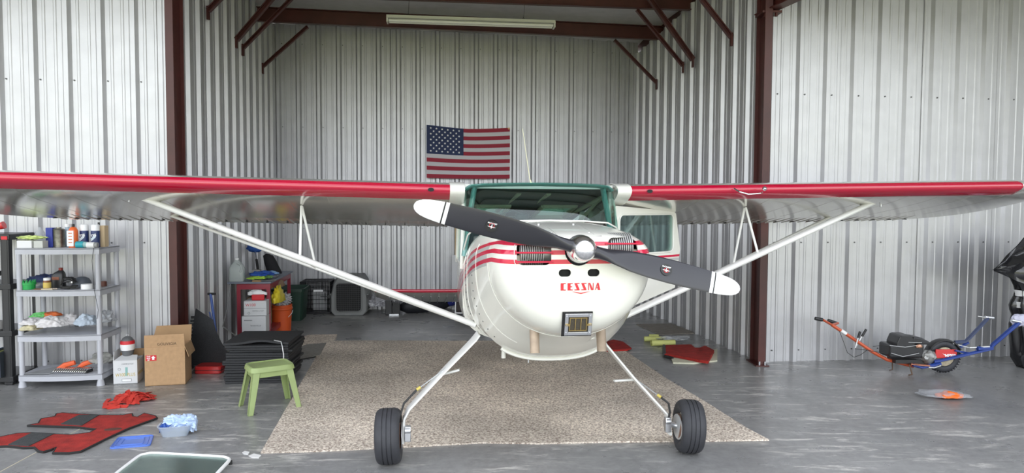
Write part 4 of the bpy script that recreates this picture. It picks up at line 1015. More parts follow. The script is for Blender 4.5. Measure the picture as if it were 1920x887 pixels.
# ---- boxes in front of the left wall
def openbox(name,label,x0,x1,yb,depth,h,mt,rz=0,t=.006,flaps=()):
    a,b_=G(x0,yb),G(x1,yb); w_=(b_-a).length; c=(a+b_)/2
    th=thing(name,label,'box',(c.x,c.y,0),rz)
    mb=MB(); mb.box(-w_/2,w_/2,0,t,.001,h); mb.box(-w_/2,w_/2,depth-t,depth,.001,h); mb.box(-w_/2,-w_/2+t,t,depth-t,.001,h); mb.box(w_/2-t,w_/2,t,depth-t,.001,h); mb.box(-w_/2,w_/2,0,depth,.001,.001+t)
    mb.build('box_body',mt,th,smooth=0); return th,w_
tb,w_=openbox('cardboard_box','tall brown cardboard box with a red arrow sticker',275,345,723,.28,.36,CARD,.24)
def flap(th, vs, mt, nm='flap', t=.004):
    mb=MB(); n_=(Vector(vs[1])-Vector(vs[0])).cross(Vector(vs[2])-Vector(vs[1])).normalized()*t; q=[tuple(Vector(v)+n_) for v in vs]; mb.add(list(vs)+q,[(0,1,2,3),(7,6,5,4),(0,4,5,1),(1,5,6,2),(2,6,7,3),(3,7,4,0)]); return mb.build(nm,mt,th,smooth=0)
hw=w_/2
flap(tb,[(-hw,0,.36),(hw,0,.36),(hw*.98,-.005,.475),(-hw*.98,-.008,.47)],CARD)
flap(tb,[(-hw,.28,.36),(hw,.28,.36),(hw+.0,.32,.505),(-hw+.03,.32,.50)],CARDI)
flap(tb,[(hw,0,.36),(hw,.28,.36),(hw+.035,.28,.26),(hw+.035,.0,.26)],CARD)
mb=MB(); mb.box(-hw+.01,-hw+.10,-.0025,-.0005,.235,.285); sk=mb.build('sticker',INKR,tb,smooth=0)
for i,s_ in enumerate(('THIS','SIDE','UP')): text('sticker_text',s_,INKW,sk,T(-hw+.034,-.0028,.274-.0165*i)@FACE,.0155,.0003,bold=.0005)
mb=MB(); ar=[(0,.02),(.019,.002),(.009,.002),(.009,-.016),(-.009,-.016),(-.009,.002),(-.019,.002)]; q=ycut([(-hw+.074+x,.26+z) for x,z in ar],-.0032,-.0026); mb.add(q.v,q.f); mb.build('arrow',INKW,sk,smooth=0)
text('handwriting','GOLIVIGIA',mat('pen ink',(.12,.08,.05),.8),tb,T(.02,-.0075,.385)@FACE,.034,.0003)
WBX=mat('white carton',(.66,.67,.68),.7,noise_amt=.04)
wb,w_=openbox('oil_box','white W100 PLUS oil carton left of the brown box',215,256,720,.22,.215,WBX,-.0)
wb.rotation_euler=(0,0,.25); hw=w_/2
YI=mat('ochre ink',(.55,.42,.06),.7); GI=mat('grey ink',(.18,.19,.2),.7)
text('carton_name','W100 PLUS',YI,wb,T(0,-.001,.085)@FACE,.042,.0003,sx=.80)
text('carton_code','15W50 6/1QT',GI,wb,T(.02,-.001,.185)@FACE,.017,.0003)
mb=MB(); mb.box(-.03,.05,-.0015,-.0003,.022,.048); lb=mb.build('barcode_label',GI,wb,smooth=0)
mb=MB(); mb.box(-.027,.047,-.002,-.0014,.025,.045); l2=mb.build('barcode_white',INKW,lb,smooth=0)
mb=MB(); mb.torus((-.05,-.001,.14),(0,1,0),.011,.0012,20,4); mb.build('carton_mark',GI,wb)
mb=MB(); mb.box(0,.02,-.0012,-.0003,.075,.155); mb.build('teal_ribbon_print',mat('teal print',(.25,.45,.42),.7),wb,smooth=0)
text('carton_name','W100 PLUS',YI,wb,T(hw+.001,.11,.085)@R(math.pi/2,'Z')@FACE,.042,.0003,sx=.80)
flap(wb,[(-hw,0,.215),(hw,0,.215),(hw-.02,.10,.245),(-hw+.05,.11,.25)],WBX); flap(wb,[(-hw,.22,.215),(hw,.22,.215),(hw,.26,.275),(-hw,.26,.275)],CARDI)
flap(wb,[(-hw,0,.215),(-hw,.22,.215),(-hw-.01,.22,.29),(-hw-.01,.06,.29)],WBX)
# prop / extinguisher-like grey bottle with red cap band in the carton
c=wb.location; fe=thing('wax_bottle','grey bottle with a red and white label standing in the white carton','bottle',(c.x-.035,c.y+.11,.035),0)
mb=MB(); mb.lathe([(.035,0),(.04,.02),(.04,.20),(.055,.25),(.062,.30),(.058,.345),(.04,.375),(.015,.39),(.0,.392)],n=28); mb.build('bottle_body',mat('grey metal paint',(.13,.135,.14),.4),fe)
mb=MB(); mb.lathe([(.0575,.262),(.0635,.30),(.0625,.318)],n=28); mb.v=[v for v in mb.v]; mb.build('label_white',INKW,fe,smooth=40)
mb=MB(); mb.lathe([(.0628,.318),(.060,.342),(.057,.35)],n=28); mb.build('label_red',INKR,fe,smooth=40)
mb=MB(); mb.torus((0,0,.398),(0,1,0),.010,.003,16,6); mb.build('hang_ring',ALU,fe)
# ================================================================= SHELVES AND BACKGROUND THINGS
def Yf(px): return 6.2+(px-34)/147*.076
# ---- grey four-tier shelf
sh = thing('shelf_unit', 'grey plastic four-tier shelf unit standing against the left wall', 'shelf', (-4.42,6.2,0), .115)
ZT = [.115, .475, .885, 1.262]
WS, DS = .665, .37
for lx, ly in ((0,0),(WS,0),(WS,DS),(0,DS)):
    mb = MB(); mb.lathe([(.034,0),(.030,.03),(.022,.06),(.022,ZT[3]-.045)], (lx,ly,.001), n=16); mb.build('post', GREYP, sh)
for z in ZT:
    mb = MB(); n = 13
    fr_ = [(-.022,-.02)]+[(WS*i/n, -.022-.030*math.sin(math.pi*i/n)) for i in range(n+1)]+[(WS+.022,-.02)]
    poly = fr_+[(WS+.022,DS+.022),(-.022,DS+.022)]
    mb.prism(poly, z-.012, z); pts = [(x,y,z-.022) for x,y in poly]
    mb.loft([[(x,y,z-.055) for x,y in poly],[(x,y,z-.002) for x,y in poly],[(x*.97+.01,y*.94+.01,z-.002) for x,y in poly],[(x*.97+.01,y*.94+.01,z-.055) for x,y in poly]], cap=False)
    mb.build('shelf_board', GREYP, sh, smooth=25)
mb = MB(); mb.tube([(WS-.02,-.03,ZT[3]),(WS-.028,-.045,1.15),(WS-.02,-.04,.9),(WS+.01,-.035,.70),(WS-.005,-.03,.62)], .0022, 5); tag(mb.build('cord', INKK), 'thin black cord hanging beside the right front post of the grey shelf', 'cord'); bpy.data.objects['cord'].location = (-4.42,6.2,0); bpy.data.objects['cord'].rotation_euler=(0,0,.115)
def spot(px, tier, dy): 
    Y = Yf(px)+dy; p = W(px, 500, Y); return Vector((p.x, Y, ZT[tier]+.001))
def item(name, label, cat, px0, px1, ytop, tier, dy, builder, group=None):
    c = spot((px0+px1)/2, tier, dy); wd = (px1-px0)*c.y/F; top = W((px0+px1)/2, ytop, c.y).z; h = top-c.z
    th = thing(name, label, cat, c, .1, group); builder(th, wd, h); return th
def cylb(prof, m, nm='bottle_body'):
    def f(th, wd, h): mb = MB(); mb.lathe([(r*wd/2, z*h) for r,z in prof], n=24); mb.build(nm, m, th)
    return f
def boxb(m, nm='box_body', dep=None, bev=.002):
    def f(th, wd, h): d = dep or wd*.7; mb = MB(); mb.box(-wd/2,wd/2,-d/2,d/2,0,h); mb.build(nm, m, th, smooth=0, bevel=bev)
    return f
def lab(th, r, z0, z1, m, nm='label'): mb = MB(); mb.lathe([(r,z0),(r+.0006,z0),(r+.0006,z1),(r,z1)], n=24); return mb.build(nm, m, th, smooth=40)
# top tier
item('box','small white carton under the yellow cloth on the top grey shelf','box',39,65,451,3,.04,boxb(mat('white card',(.75,.75,.75),.7),dep=.09))
item('box','pale grey carton beside the white one on the top grey shelf','box',70,86,451.5,3,.045,boxb(mat('pale card',(.55,.56,.52),.7),dep=.09))
c = W(62,449.5,6.29); o = blob((0,0,0),(.118,.055,.017),.35,3,4,8,None,.3).build('cloth', mat('yellow green cloth',(.62,.72,.28),.85), smooth=70); o.location=(c.x,6.27,1.355); tag(o,'yellow-green cloth draped over two small cartons on the top grey shelf','cloth')
item('jug','empty clear plastic jug behind the yellow cloth on the top grey shelf','jug',67,87,426,3,.22,cylb([(.9,0),(1,.05),(1,.5),(.75,.75),(.3,.9),(.3,1),(0,1)],film('clear jug plastic',(.6,.62,.65),.45)))
item('box','blue box standing left of the metal canister on the top grey shelf','box',91,103,427,3,.12,boxb(mat('blue card',(.02,.035,.26),.5),dep=.06))
def can(th, wd, h):
    mb = MB(); mb.lathe([(wd/2,0),(wd/2,.01),(wd/2*.96,.012),(wd/2*.96,h*.86),(wd/2,h*.88),(wd/2*.8,h*.93),(wd*.22,h*.95),(wd*.22,h),(0,h)],n=28); mb.build('can_body',mat('tarnished tin',(.27,.26,.22),.4,.85,noise_amt=.3,nscale=30),th)
item('canister','tarnished metal canister on the top grey shelf','canister',102,122,426,3,.13,can)
def ltb(th, wd, h):
    mb = MB(); mb.lathe([(wd/2,0),(wd/2,h*.6),(wd*.3,h*.8),(wd*.3,h*.86)],n=20); mb.build('bottle_body',mat('clear pale blue',(.45,.60,.70),.2,alpha=.75),th); mb=MB(); mb.lathe([(wd*.42,h*.86),(wd*.42,h),(0,h)],n=18); mb.build('cap',WHITEP,th)
item('bottle','pale blue bottle with a white cap behind the orange bottle','bottle',122,135,420,3,.2,ltb)
def orb(th, wd, h):
    OR = mat('orange plastic',(.75,.14,.03),.4); mb = MB(); mb.lathe([(wd/2*.95,0),(wd/2,.01),(wd/2,h*.72),(wd*.34,h*.84),(wd*.16,h*.88)],n=24,sc=(1,1),); o=mb.build('bottle_body',OR,th)
    mb=MB(); mb.lathe([(wd*.16,h*.88),(wd*.17,h*.9),(wd*.15,h),(0,h)],n=16); mb.build('cap',BLACKP,th)
    mb=MB(); mb.box(-wd*.48,wd*.25,-wd*.505,-wd*.3,.012,h*.72); mb.build('label',INKW,th,smooth=0)
    for k in range(4): mb=MB(); mb.box(-wd*.3,wd*.1,-wd*.51,-wd*.506,h*(.2+.13*k),h*(.24+.13*k)); mb.build('label_print',mat('orange print',(.6,.2,.08),.6),th,smooth=0)
item('bottle','orange bottle with a white label and black cap on the top grey shelf','bottle',131,147,420,3,.06,orb)
def spr(th, wd, h):
    mb=MB(); mb.lathe([(wd/2,0),(wd/2,h*.72),(wd/2*.95,h*.74)],n=24); mb.build('bottle_body',mat('navy print',(.015,.03,.12),.4),th)
    mb=MB(); mb.lathe([(wd/2*.98,h*.73),(wd/2*.98,h*.96),(wd*.4,h),(0,h)],n=24); mb.build('cap',WHITEP,th)
    mb=MB(); mb.add([(-wd*.3,-wd*.50,h*.40),(wd*.3,-wd*.50,h*.58),(wd*.25,-wd*.51,h*.44),(-wd*.3,-wd*.51,h*.26)],[(0,1,2,3)]); mb.build('label_swoosh',mat('pale print',(.55,.62,.7),.5),th,smooth=0)
    text('label_text','TFE',INKW,th,T(0,-wd*.515,h*.52)@R(-.25,'Y')@FACE,.030,.0003,bold=.0008)
item('aerosol_can','navy aerosol can with a white cap, left of two alike, right of the orange bottle','can',152,167,421,3,.11,spr,'navy aerosol cans')
item('aerosol_can','navy aerosol can with a white cap, right of two alike, beside the tan box','can',173,188,421,3,.09,spr,'navy aerosol cans')
item('box','tan cardboard box at the right end of the top grey shelf','box',190,201,423,3,.16,boxb(mat('tan card',(.55,.42,.26),.8),dep=.08))
item('bottle','dark bottle with a black cap behind the right navy aerosol can','bottle',184,190,417,3,.2,cylb([(1,0),(1,.75),(.6,.85),(.6,1),(0,1)],INKK))
def roll(m1,m2):
    def f(th, wd, h): mb=MB(); mb.cyl((-wd/2,0,h/2),(wd*.2,0,h/2),h/2,n=18); mb.build('roll_body',m1,th); mb=MB(); mb.cyl((wd*.2,0,h/2),(wd/2,0,h/2),h*.44,n=18); mb.build('roll_end',m2,th)
    return f
item('tube','teal tube lying in front of the aerosol cans on the top grey shelf','tube',145,164,452.5,3,.015,roll(mat('teal plastic',(.03,.35,.42),.4),mat('pale teal',(.3,.5,.5),.5)))
item('tube','white tube lying at the front edge of the top grey shelf','tube',165,184,454,3,-.012,roll(INKW,mat('grey print',(.3,.3,.3),.5)))
# second tier
def crown(th, wd, h):
    g_=mat('green plastic tub',(.02,.36,.08),.35); mb=MB(); mb.lathe([(wd*.44,0),(wd*.46,h*.5),(wd/2,h*.52),(wd/2,h*.72),(wd*.47,h*.74)],n=28); mb.build('tub_body',g_,th)
    mb=MB()
    for k in range(14): a=6.283*k/14; M=T(math.cos(a)*wd*.46,math.sin(a)*wd*.46,h*.74)@R(a,'Z'); mb.add([(0,-wd*.08,0),(0,wd*.08,0),(0,0,h*.28),(-.004,-wd*.08,0),(-.004,wd*.08,0),(-.004,0,h*.28)],[(0,1,2),(3,5,4),(0,2,5,3),(1,4,5,2),(0,3,4,1)],M)
    mb.build('tub_rim',g_,th,smooth=0); mb=MB(); mb.box(-wd*.42,-wd*.2,-wd*.49,-wd*.3,h*.05,h*.35); mb.build('label',INKW,th,smooth=0)
item('tub','round green tub with a toothed rim on the second grey shelf','tub',39,65,525,2,.05,crown)
c=spot(88,2,.22); o=blob((0,0,.05),(.17,.09,.065),.3,2.4,4,3,0.0,.3).build('folded_tarp',mat('dark blue tarp',(.02,.035,.10),.6),smooth=70); o.location=c; tag(o,'dark blue folded tarp behind the pill bottle on the second grey shelf','tarp')
def pill(th, wd, h):
    mb=MB(); mb.lathe([(wd/2,0),(wd/2,h*.72),(wd*.42,h*.78)],n=20); mb.build('bottle_body',mat('amber plastic',(.20,.07,.02),.25),th); mb=MB(); mb.lathe([(wd*.46,h*.78),(wd*.46,h),(0,h)],n=20); mb.build('cap',WHITEP,th); lab(th,wd/2,h*.12,h*.6,mat('yellow label',(.65,.48,.12),.6))
item('bottle','small amber bottle with white cap and yellow label on the second grey shelf','bottle',81,94,521,2,.04,pill)
def oil(th, wd, h):
    mb=MB(); q=rnd_poly([(-wd/2,-.035),(wd/2,-.035),(wd/2,.035),(-wd/2,.035)],.2); mb.loft([[(x*k+dx,y*k,z*h) for x,y in q] for k,dx,z in ((1,0,0),(1,0,.62),(.75,.01,.76),(.35,.02,.86),(.3,.02,.88))]); mb.build('bottle_body',BLACKP,th,smooth=40)
    mb=MB(); mb.lathe([(wd*.17,h*.87),(wd*.17,h),(0,h)],(.02,0,0),n=16); mb.build('cap',mat('dark red cap',(.22,.03,.02),.5),th); mb=MB(); mb.box(-wd*.4,wd*.2,-.037,-.034,h*.4,h*.55); mb.build('label',mat('brown print',(.25,.09,.05),.5),th,smooth=0)
item('oil_bottle','black oil bottle with a red cap at the back of the second grey shelf','bottle',99,120,502,2,.15,oil)
def pads(th, wd, h):
    mb=blob((0,0,h*.5),(wd*.5,.05,h*.42),.2,2,4,4,.001,.2); mb.build('shell',BLACKP,th,smooth=70); mb=MB(); mb.tube([(-wd*.45,-.03,h*.3),(-wd*.1,-.06,h*.85),(wd*.35,-.05,h*.8),(wd*.45,-.04,h*.4)],.006,8); mb.build('edge_band',INKK,th); mb=MB(); mb.cyl((wd*.42,-.055,h*.55),(wd*.42,-.065,h*.55),.007); mb.build('stud',ALU,th)
item('knee_pad','black rounded pad in front of the grey dome on the second grey shelf','pad',116,142,517,2,.08,pads)
def dome(th, wd, h): mb=MB(); mb.lathe([(wd/2,0),(wd/2,h*.25),(wd*.46,h*.55),(wd*.36,h*.82),(wd*.18,h*.97),(0,h)],n=28); mb.build('shell',mat('slate grey',(.10,.115,.14),.5),th)
item('bowl','upturned slate grey bowl on the second grey shelf','bowl',137,169,518.5,2,.20,dome)
item('tub','low white tub at the front right of the second grey shelf','tub',152,172,532.5,2,.03,cylb([(1,0),(1,.8),(.97,.85),(.97,1),(0,1)],WHITEP,'tub_body'))
item('tin','small brown tin on the second grey shelf beyond the front post','tin',185.5,199,527,2,.22,cylb([(1,0),(1,.85),(.9,.9),(.9,1),(0,1)],mat('brown tin',(.13,.045,.03),.4),'tin_body'))
def rod(m):
    def f(th, wd, h): mb=MB(); mb.tube([(-wd/2,0,h/2),(wd/2,0,h/2)],h/2,8); mb.build('handle',m,th)
    return f
item('scraper','cream handled tool lying at the front of the second grey shelf','tool',77,97,541,2,-.02,rod(mat('cream plastic',(.7,.62,.45),.5)))
item('scraper','brown stick lying beside the green tub on the second grey shelf','tool',63,82,541.5,2,.012,rod(mat('brown stick',(.30,.12,.05),.6)))
item('scraper','pale thin stick pointing at the black cables on the second grey shelf','tool',91,106,540.5,2,.02,rod(mat('pale stick',(.6,.5,.4),.6)))
c=spot(128,2,.03); rnd=random.Random(3); mb=MB()
for k in range(7): mb.tube([(rnd.uniform(-.09,.09),rnd.uniform(-.03,.03),.006+.004*k) for i in range(4)],.005,6)
o=mb.build('cable',INKK); o.location=c; tag(o,'black cables heaped at the front of the second grey shelf','cable')
# third tier: cloths
CW=mat('white towel',(.68,.66,.66),.95,bump=.12,bscale=40); CB=mat('pale blue towel',(.45,.52,.60),.95,bump=.12,bscale=40)
def clothat(px,tier,dy,s,m,name,label,cat,seed,z=0,cr=.22,am=.25):
    c=spot(px,tier,dy); o=blob((0,0,s[2]*.9),s,am,1.7,5,seed,0.0,cr).build(name,m,smooth=80); o.location=c+Vector((0,0,z)); o.rotation_euler=(0,0,.1); tag(o,label,cat); return o
clothat(54,1,.05,(.088,.10,.050),mat('cream towel',(.62,.57,.38),.95,bump=.12,bscale=40),'towel','cream folded towel at the left end of the third grey shelf','towel',2)
clothat(57,1,.05,(.088,.09,.055),CW,'towel','white towel lying on the cream towel of the third grey shelf','towel',6,z=.045)
clothat(95,1,.04,(.125,.11,.085),CW,'towel','large crumpled white towel in the middle of the third grey shelf','towel',12)
clothat(131,1,.15,(.09,.09,.085),mat('greyish towel',(.55,.53,.53),.95,bump=.12,bscale=40),'towel','greyish white towel right of the large white one on the third grey shelf','towel',21)
clothat(160,1,.06,(.09,.10,.090),CB,'towel','pale blue towel behind the front post on the third grey shelf','towel',25)
clothat(194,1,.20,(.085,.10,.095),film('film bag',(.5,.52,.55),.75),'plastic_bag','clear plastic bag of cloths at the right end of the third grey shelf','bag',31)
clothat(74,1,.20,(.085,.07,.034),mat('neon green cloth',(.20,.66,.20),.8),'cloth','neon green cloth lying on the white towels of the third grey shelf','cloth',34,z=.105)
clothat(93,1,.22,(.09,.07,.036),mat('orange cloth',(.72,.17,.05),.8),'cloth','orange cloth beside the neon green one on the third grey shelf','cloth',37,z=.105)
# bottom tier
def binder(th, wd, h): mb=MB(); mb.prism([(-wd/2,-.02),(wd/2,-.02),(wd/2+.04,.25),(-wd/2+.12,.25)],0,h); o=mb.build('cover',mat('grey binder',(.33,.34,.35),.35),th,smooth=0,bevel=.006); mb=MB(); mb.box(-wd/2+.004,wd/2-.004,-.026,-.0,.004,h-.006); mb.build('spine',INKK,th,smooth=0,bevel=.004)
item('binder','grey and black flat case at the left of the bottom grey shelf','case',42,88,700,0,.01,binder)
def pliers(th,wd,h): mb=MB(); mb.add([],[]); mb.tube([(-wd/2,0,.02),(-wd*.1,0,h*.7),(wd/2,.0,h)],[.016,.024,.022],8,r2=.014); mb.build('tool_body',mat('red orange plastic',(.72,.11,.03),.4),th)
item('caulk_tool','orange-red plastic tool left of its twin on the bottom grey shelf','tool',104,135,680,0,.10,pliers)
item('caulk_tool','orange-red plastic tool behind the wrenches, right of its twin on the bottom grey shelf','tool',142,167,678,0,.12,pliers)
c=spot(128,0,.045); mb=MB(); M=R(-.05,'Z'); mb.box(-.15,.17,-.03,.06,.0,.025,M); wr=mb.build('tool_tray',INKK,smooth=0,bevel=.004); wr.location=c; tag(wr,'black tray with a row of chrome wrenches on the bottom grey shelf','wrench set')
mb=MB()
for k in range(16): x=-.15+.0195*k; mb.tube([(x,-.045,.004+.0),(x+.02,-.025,.032),(x+.035,.05,.034)],.0055,6); mb.torus((x,-.045,.009),(0,.3,1),.006,.003,10,5)
o=mb.build('wrenches',CHROME,wr); o['kind']='stuff'
clothat(188,0,.16,(.11,.10,.080),film('smoky bag',(.36,.36,.33),.7),'plastic_bag','smoky plastic bag at the right end of the bottom grey shelf','bag',41)
# ---- black shelf unit at the frame edge
bs = thing('shelf_unit','black plastic shelf unit cut by the left edge of the photo','shelf',(W(19,700,6.3).x,6.30,0),.115)
for lx,ly in ((0,0),(.03,.42),(-.85,0),(-.85,.42)):
    mb=MB(); mb.box(lx-.036,lx+.036,ly-.03,ly+.03,.001,1.385); mb.box(lx-.025,lx+.025,ly-.034,ly+.034,.02,1.36); mb.build('post',BLACKP,bs,smooth=0,bevel=.006)
for z in (.08,.50,.93,1.385):
    mb=MB(); mb.box(-.89,.045,-.035,.455,z-.055,z); mb.build('shelf_board',BLACKP,bs,smooth=0,bevel=.008)
mb=MB(); mb.box(-.02,.03,-.040,-.033,1.335,1.365); mb.build('red_badge',INKR,bs,smooth=0)
def onblack(name,label,cat,px0,px1,ytop,z,dy,builder):
    Y=6.28+dy; p=W((px0+px1)/2,ytop,Y); th=thing(name,label,cat,(p.x,Y,z+.001),.1); builder(th,(px1-px0)*Y/F,p.z-z); return th
def redcup(th,wd,h): mb=MB(); mb.tube([(-wd*.5,0,h*.45),(wd*.45,0,h*.8)],[.02,.035],16); mb.cyl((-wd*.5,0,h*.45),(-wd*.5,.0,0),.018); mb.build('body',mat('red plastic',(.55,.03,.03),.3),th)
onblack('funnel','red plastic funnel lying on top of the black shelf unit','funnel',-14,8,418,1.385,.05,redcup)
mb=MB(); p=W(0,540,6.3); mb.tube([(p.x-.2,6.3,.96),(p.x-.02,6.28,1.02),(p.x+.03,6.28,1.03)],.022,8); tag(mb.build('hose',mat('dark hose',(.06,.06,.055),.5)),'dark hose lying on the black shelf unit at the photo edge','hose')
onblack('tub','grey tub on the lower tier of the black shelf unit','tub',-14,8,602,.50,.1,cylb([(.9,0),(1,.7),(1,1),(0,1)],mat('dull grey',(.35,.34,.33),.6),'tub_body'))
for k,(cl,nm) in enumerate((((.10,.16,.22),'blue grey'),((.03,.03,.035),'black'),((.25,.27,.10),'olive'),((.04,.05,.06),'dark'))):
    onblack('binder',nm+' upright book on the bottom tier of the black shelf unit','book',-8+5.2*k,-3.2+5.2*k,655+k,.08,.03,boxb(mat(nm+' cover',cl,.5),dep=.2))
# ================================================================= WORKBENCH GROUP
wbz=.74; ax=math.radians(7)
wk = thing('workbench','red steel workbench with a grey top against the left inner wall','table',(-3.35,8.12,0),ax)
REDS=mat('bench red',(.28,.02,.04),.4,coat=.3)
mb=MB(); mb.box(0,.50,0,1.36,wbz-.02,wbz); mb.build('table_top',mat('bench top grey',(.17,.19,.24),.45,noise_amt=.1),wk,smooth=0,bevel=.004)
for x,y in ((.12,.06),(.46,.06),(.46,1.30),(.12,1.30)):
    mb=MB(); mb.box(x-.022,x+.022,y-.022,y-.016,.001,wbz-.02); mb.box(x-.022,x-.016,y-.016,y+.022,.001,wbz-.02); mb.build('leg',REDS,wk,smooth=0)
mb=MB(); mb.box(.1,.48,.035,.045,wbz-.09,wbz-.02); mb.box(.47,.48,.045,1.3,wbz-.09,wbz-.02); mb.build('top_rail',REDS,wk,smooth=0)
mb=MB(); mb.box(.1,.48,.04,.70,.14,.155); mb.box(.1,.48,.035,.045,.10,.20); mb.box(.47,.48,.045,1.3,.10,.16); mb.build('lower_shelf',REDS,wk,smooth=0)
def onB(name,label,cat,lx,ly,z,builder,wd,h,rz=0):
    p=Vector((-3.35,8.12,0))+Matrix.Rotation(ax,3,'Z')@Vector((lx,ly,0)); th=thing(name,label,cat,(p.x,p.y,z+.001),rz+ax); builder(th,wd,h); return th
def jug(th,wd,h):
    jm=film('milky jug',(.55,.60,.58),.62); q=rnd_poly([(-wd/2,-wd*.4),(wd/2,-wd*.4),(wd/2,wd*.4),(-wd/2,wd*.4)],.2); mb=MB(); mb.loft([[(x*k+dx,y*k,z*h) for x,y in q] for k,dx,z in ((.95,0,0),(1,0,.05),(1,0,.55),(.85,0,.68),(.5,.0,.82),(.24,0,.9),(.24,0,.94))]); mb.build('jug_body',jm,th,smooth=40)
    mb=MB(); mb.lathe([(wd*.14,h*.93),(wd*.14,h),(0,h)],n=16); mb.build('cap',WHITEP,th); mb=MB(); mb.tube([(wd*.1,-wd*.3,h*.8),(wd*.35,-wd*.42,h*.72),(wd*.42,-wd*.44,h*.55),(wd*.3,-wd*.42,h*.42)],.012,8); mb.build('handle',jm,th)
onB('jug','translucent plastic jug at the front left corner of the red workbench','jug',.085,.12,wbz,jug,.165,.275)
def clothb(m,s,seed):
    def f(th,wd,h): blob((0,0,s[2]*.8),s,.35,2.8,4,seed,0.0,.5).build('fabric',m,th,smooth=80)
    return f
onB('glove','neon yellow-green glove in front on the workbench top','glove',.30,.16,wbz,clothb(mat('neon glove',(.45,.70,.08),.7),(.10,.07,.028),3),1,1)
onB('cloth','blue cloth heaped in the middle of the workbench top','cloth',.30,.42,wbz,clothb(mat('blue cloth',(.03,.10,.42),.8),(.13,.12,.05),7),1,1)
onB('cloth','pale blue cloth at the back of the workbench top','cloth',.36,.66,wbz,clothb(mat('pale blue cloth',(.25,.42,.66),.8),(.09,.09,.035),17),1,1)
onB('glove','green-black work glove at the right side of the workbench top','glove',.42,.24,wbz,clothb(mat('green black glove',(.10,.22,.06),.8),(.05,.05,.03),27),1,1)
onB('wood_block','small brown wood block at the front edge of the workbench top','block',.33,.035,wbz,boxb(mat('wood',(.33,.20,.09),.7),dep=.03),.10,.018)
onB('box','small grey box with a black lid behind the gloves on the workbench','box',.22,.50,wbz,boxb(mat('dull box',(.28,.27,.25),.6),dep=.08),.10,.10)
onB('dish','round metal dish on the right side of the workbench top','dish',.43,.42,wbz,cylb([(.7,0),(1,.8),(1,1),(.9,1),(.6,.2),(0,.2)],ALU,'dish_body'),.14,.035)
mb=MB(); 
for k in range(3): mb.tube([(-.06+.03*k,-.05,.006),(.05+.02*k,.06,.006)],.004,6)
o=mb.build('skewers',ALU); p=Vector((-3.35,8.12,0))+Matrix.Rotation(ax,3,'Z')@Vector((.43,.12,0)); o.location=(p.x,p.y,wbz+.001); tag(o,'three thin metal rods lying at the front right corner of the workbench','rods'); o['kind']='stuff'
# snow brush leaning
bp=W(478,468,8.9); q=W(486,508,8.6); br=thing('brush','blue bristled brush with a black and silver handle leaning over the workbench','brush',(q.x,8.6,wbz+.002))
d=bp-Vector((q.x,8.6,wbz+.002)); mb=MB(); mb.tube([(0,0,0),tuple(d*.25)],.010,8); mb.tube([tuple(d*.62),tuple(d*.95)],.010,8); mb.build('handle',ALU,br); mb=MB(); mb.tube([tuple(d*.22),tuple(d*.64)],.017,8); mb.build('grip',INKK,br)
mb=blob(tuple(d+Vector((.0,0,.02))),(.10,.05,.055),.15,5,4,2,None,.2); o=mb.build('bristle_head',mat('blue bristles',(.02,.08,.30),.8),br,smooth=60)
# black speaker-like bag
c=W(511,500,9.2); mb=MB(); rings=[]
for k in range(11):
    z=k/10*.26; w_=.095*(1-.45*(k/10)**2)*(.2 if k==10 else 1); rings.append([(w_*math.copysign(abs(math.cos(t))**.7,math.cos(t))-.10*(k/10)+.012*noise.noise(Vector((t,z*9,1))), .07*math.sin(t)*(.2 if k==10 else 1), z+.012*noise.noise(Vector((t*2,k,3)))*(k>0)) for t in [6.2832*q/20 for q in range(20)]])
mb.loft(rings); o=mb.build('bag',mat('black fabric',(.012,.012,.014),.85),smooth=70); o.location=(c.x+.03,9.2,wbz+.001)
tag(o,'black fabric bag standing at the back of the workbench','bag')
# boxes beneath
def wbox(th,wd,h): boxb(WBX,dep=.26)(th,wd,h)
b1=onB('oil_box','white W100 oil carton under the workbench, lower of two','box',.335,-.02,.156,wbox,.27,.20)
for o_ in b1.children: pass
b2=onB('oil_box','white W100 oil carton under the workbench, upper of two','box',.345,-.01,.362,wbox,.25,.17,.03)
text('carton_name','W100',INKR,b2,T(-.05,-.1315,.125)@FACE,.045,.0003); text('carton_code','15W50 6/1QT',GI,b2,T(.03,-.1315,.055)@FACE,.022,.0003)
text('carton_code','W100 PLUS',GI,b1,T(.02,-.1315,.09)@FACE,.024,.0003); mb=MB(); mb.box(-.11,-.02,-.1315,-.130,.15,.158); mb.build('print_line',GI,b1,smooth=0)
mb=MB(); mb.torus((-.07,-.1315,.03),(0,1,0),.012,.0015,18,4); mb.build('carton_mark',GI,b2); mb=MB(); mb.box(-.125,.125,-.1312,-.1300,.084,.087); mb.build('lid_line',GI,b2,smooth=0)
def scoop(th,wd,h): 
    mb=blob((0,0,h*.45),(wd*.5,.06,h*.5),.2,2,4,3,.001,.3); mb.build('white_sheet',INKW,th,smooth=70); mb=MB(); mb.box(-wd*.2,wd*.45,-.09,-.05,.0,h*.55); mb.build('red_packet',INKR,th,smooth=0,bevel=.01)
onB('packet','white and red packet lying on the upper oil carton','packet',.34,.0,.535,scoop,.22,.12)
c=Vector((-2.86,8.55,0)); yb=blob((0,0,.30),(.055,.16,.19),.2,2,4,9,0.0,.3).build('bag',mat('yellow plastic',(.72,.58,.03),.4),smooth=70); yb.location=(-2.88,8.5,.16); tag(yb,'yellow plastic bag hanging at the right side under the workbench','bag')
o=blob((0,0,.1),(.16,.22,.10),.1,2,4,13,0.0,.1).build('bag',mat('brown paper bag',(.25,.16,.10),.8),smooth=60); o.location=(-3.06,8.78,.52); tag(o,'brown paper bag under the back of the workbench top','bag')
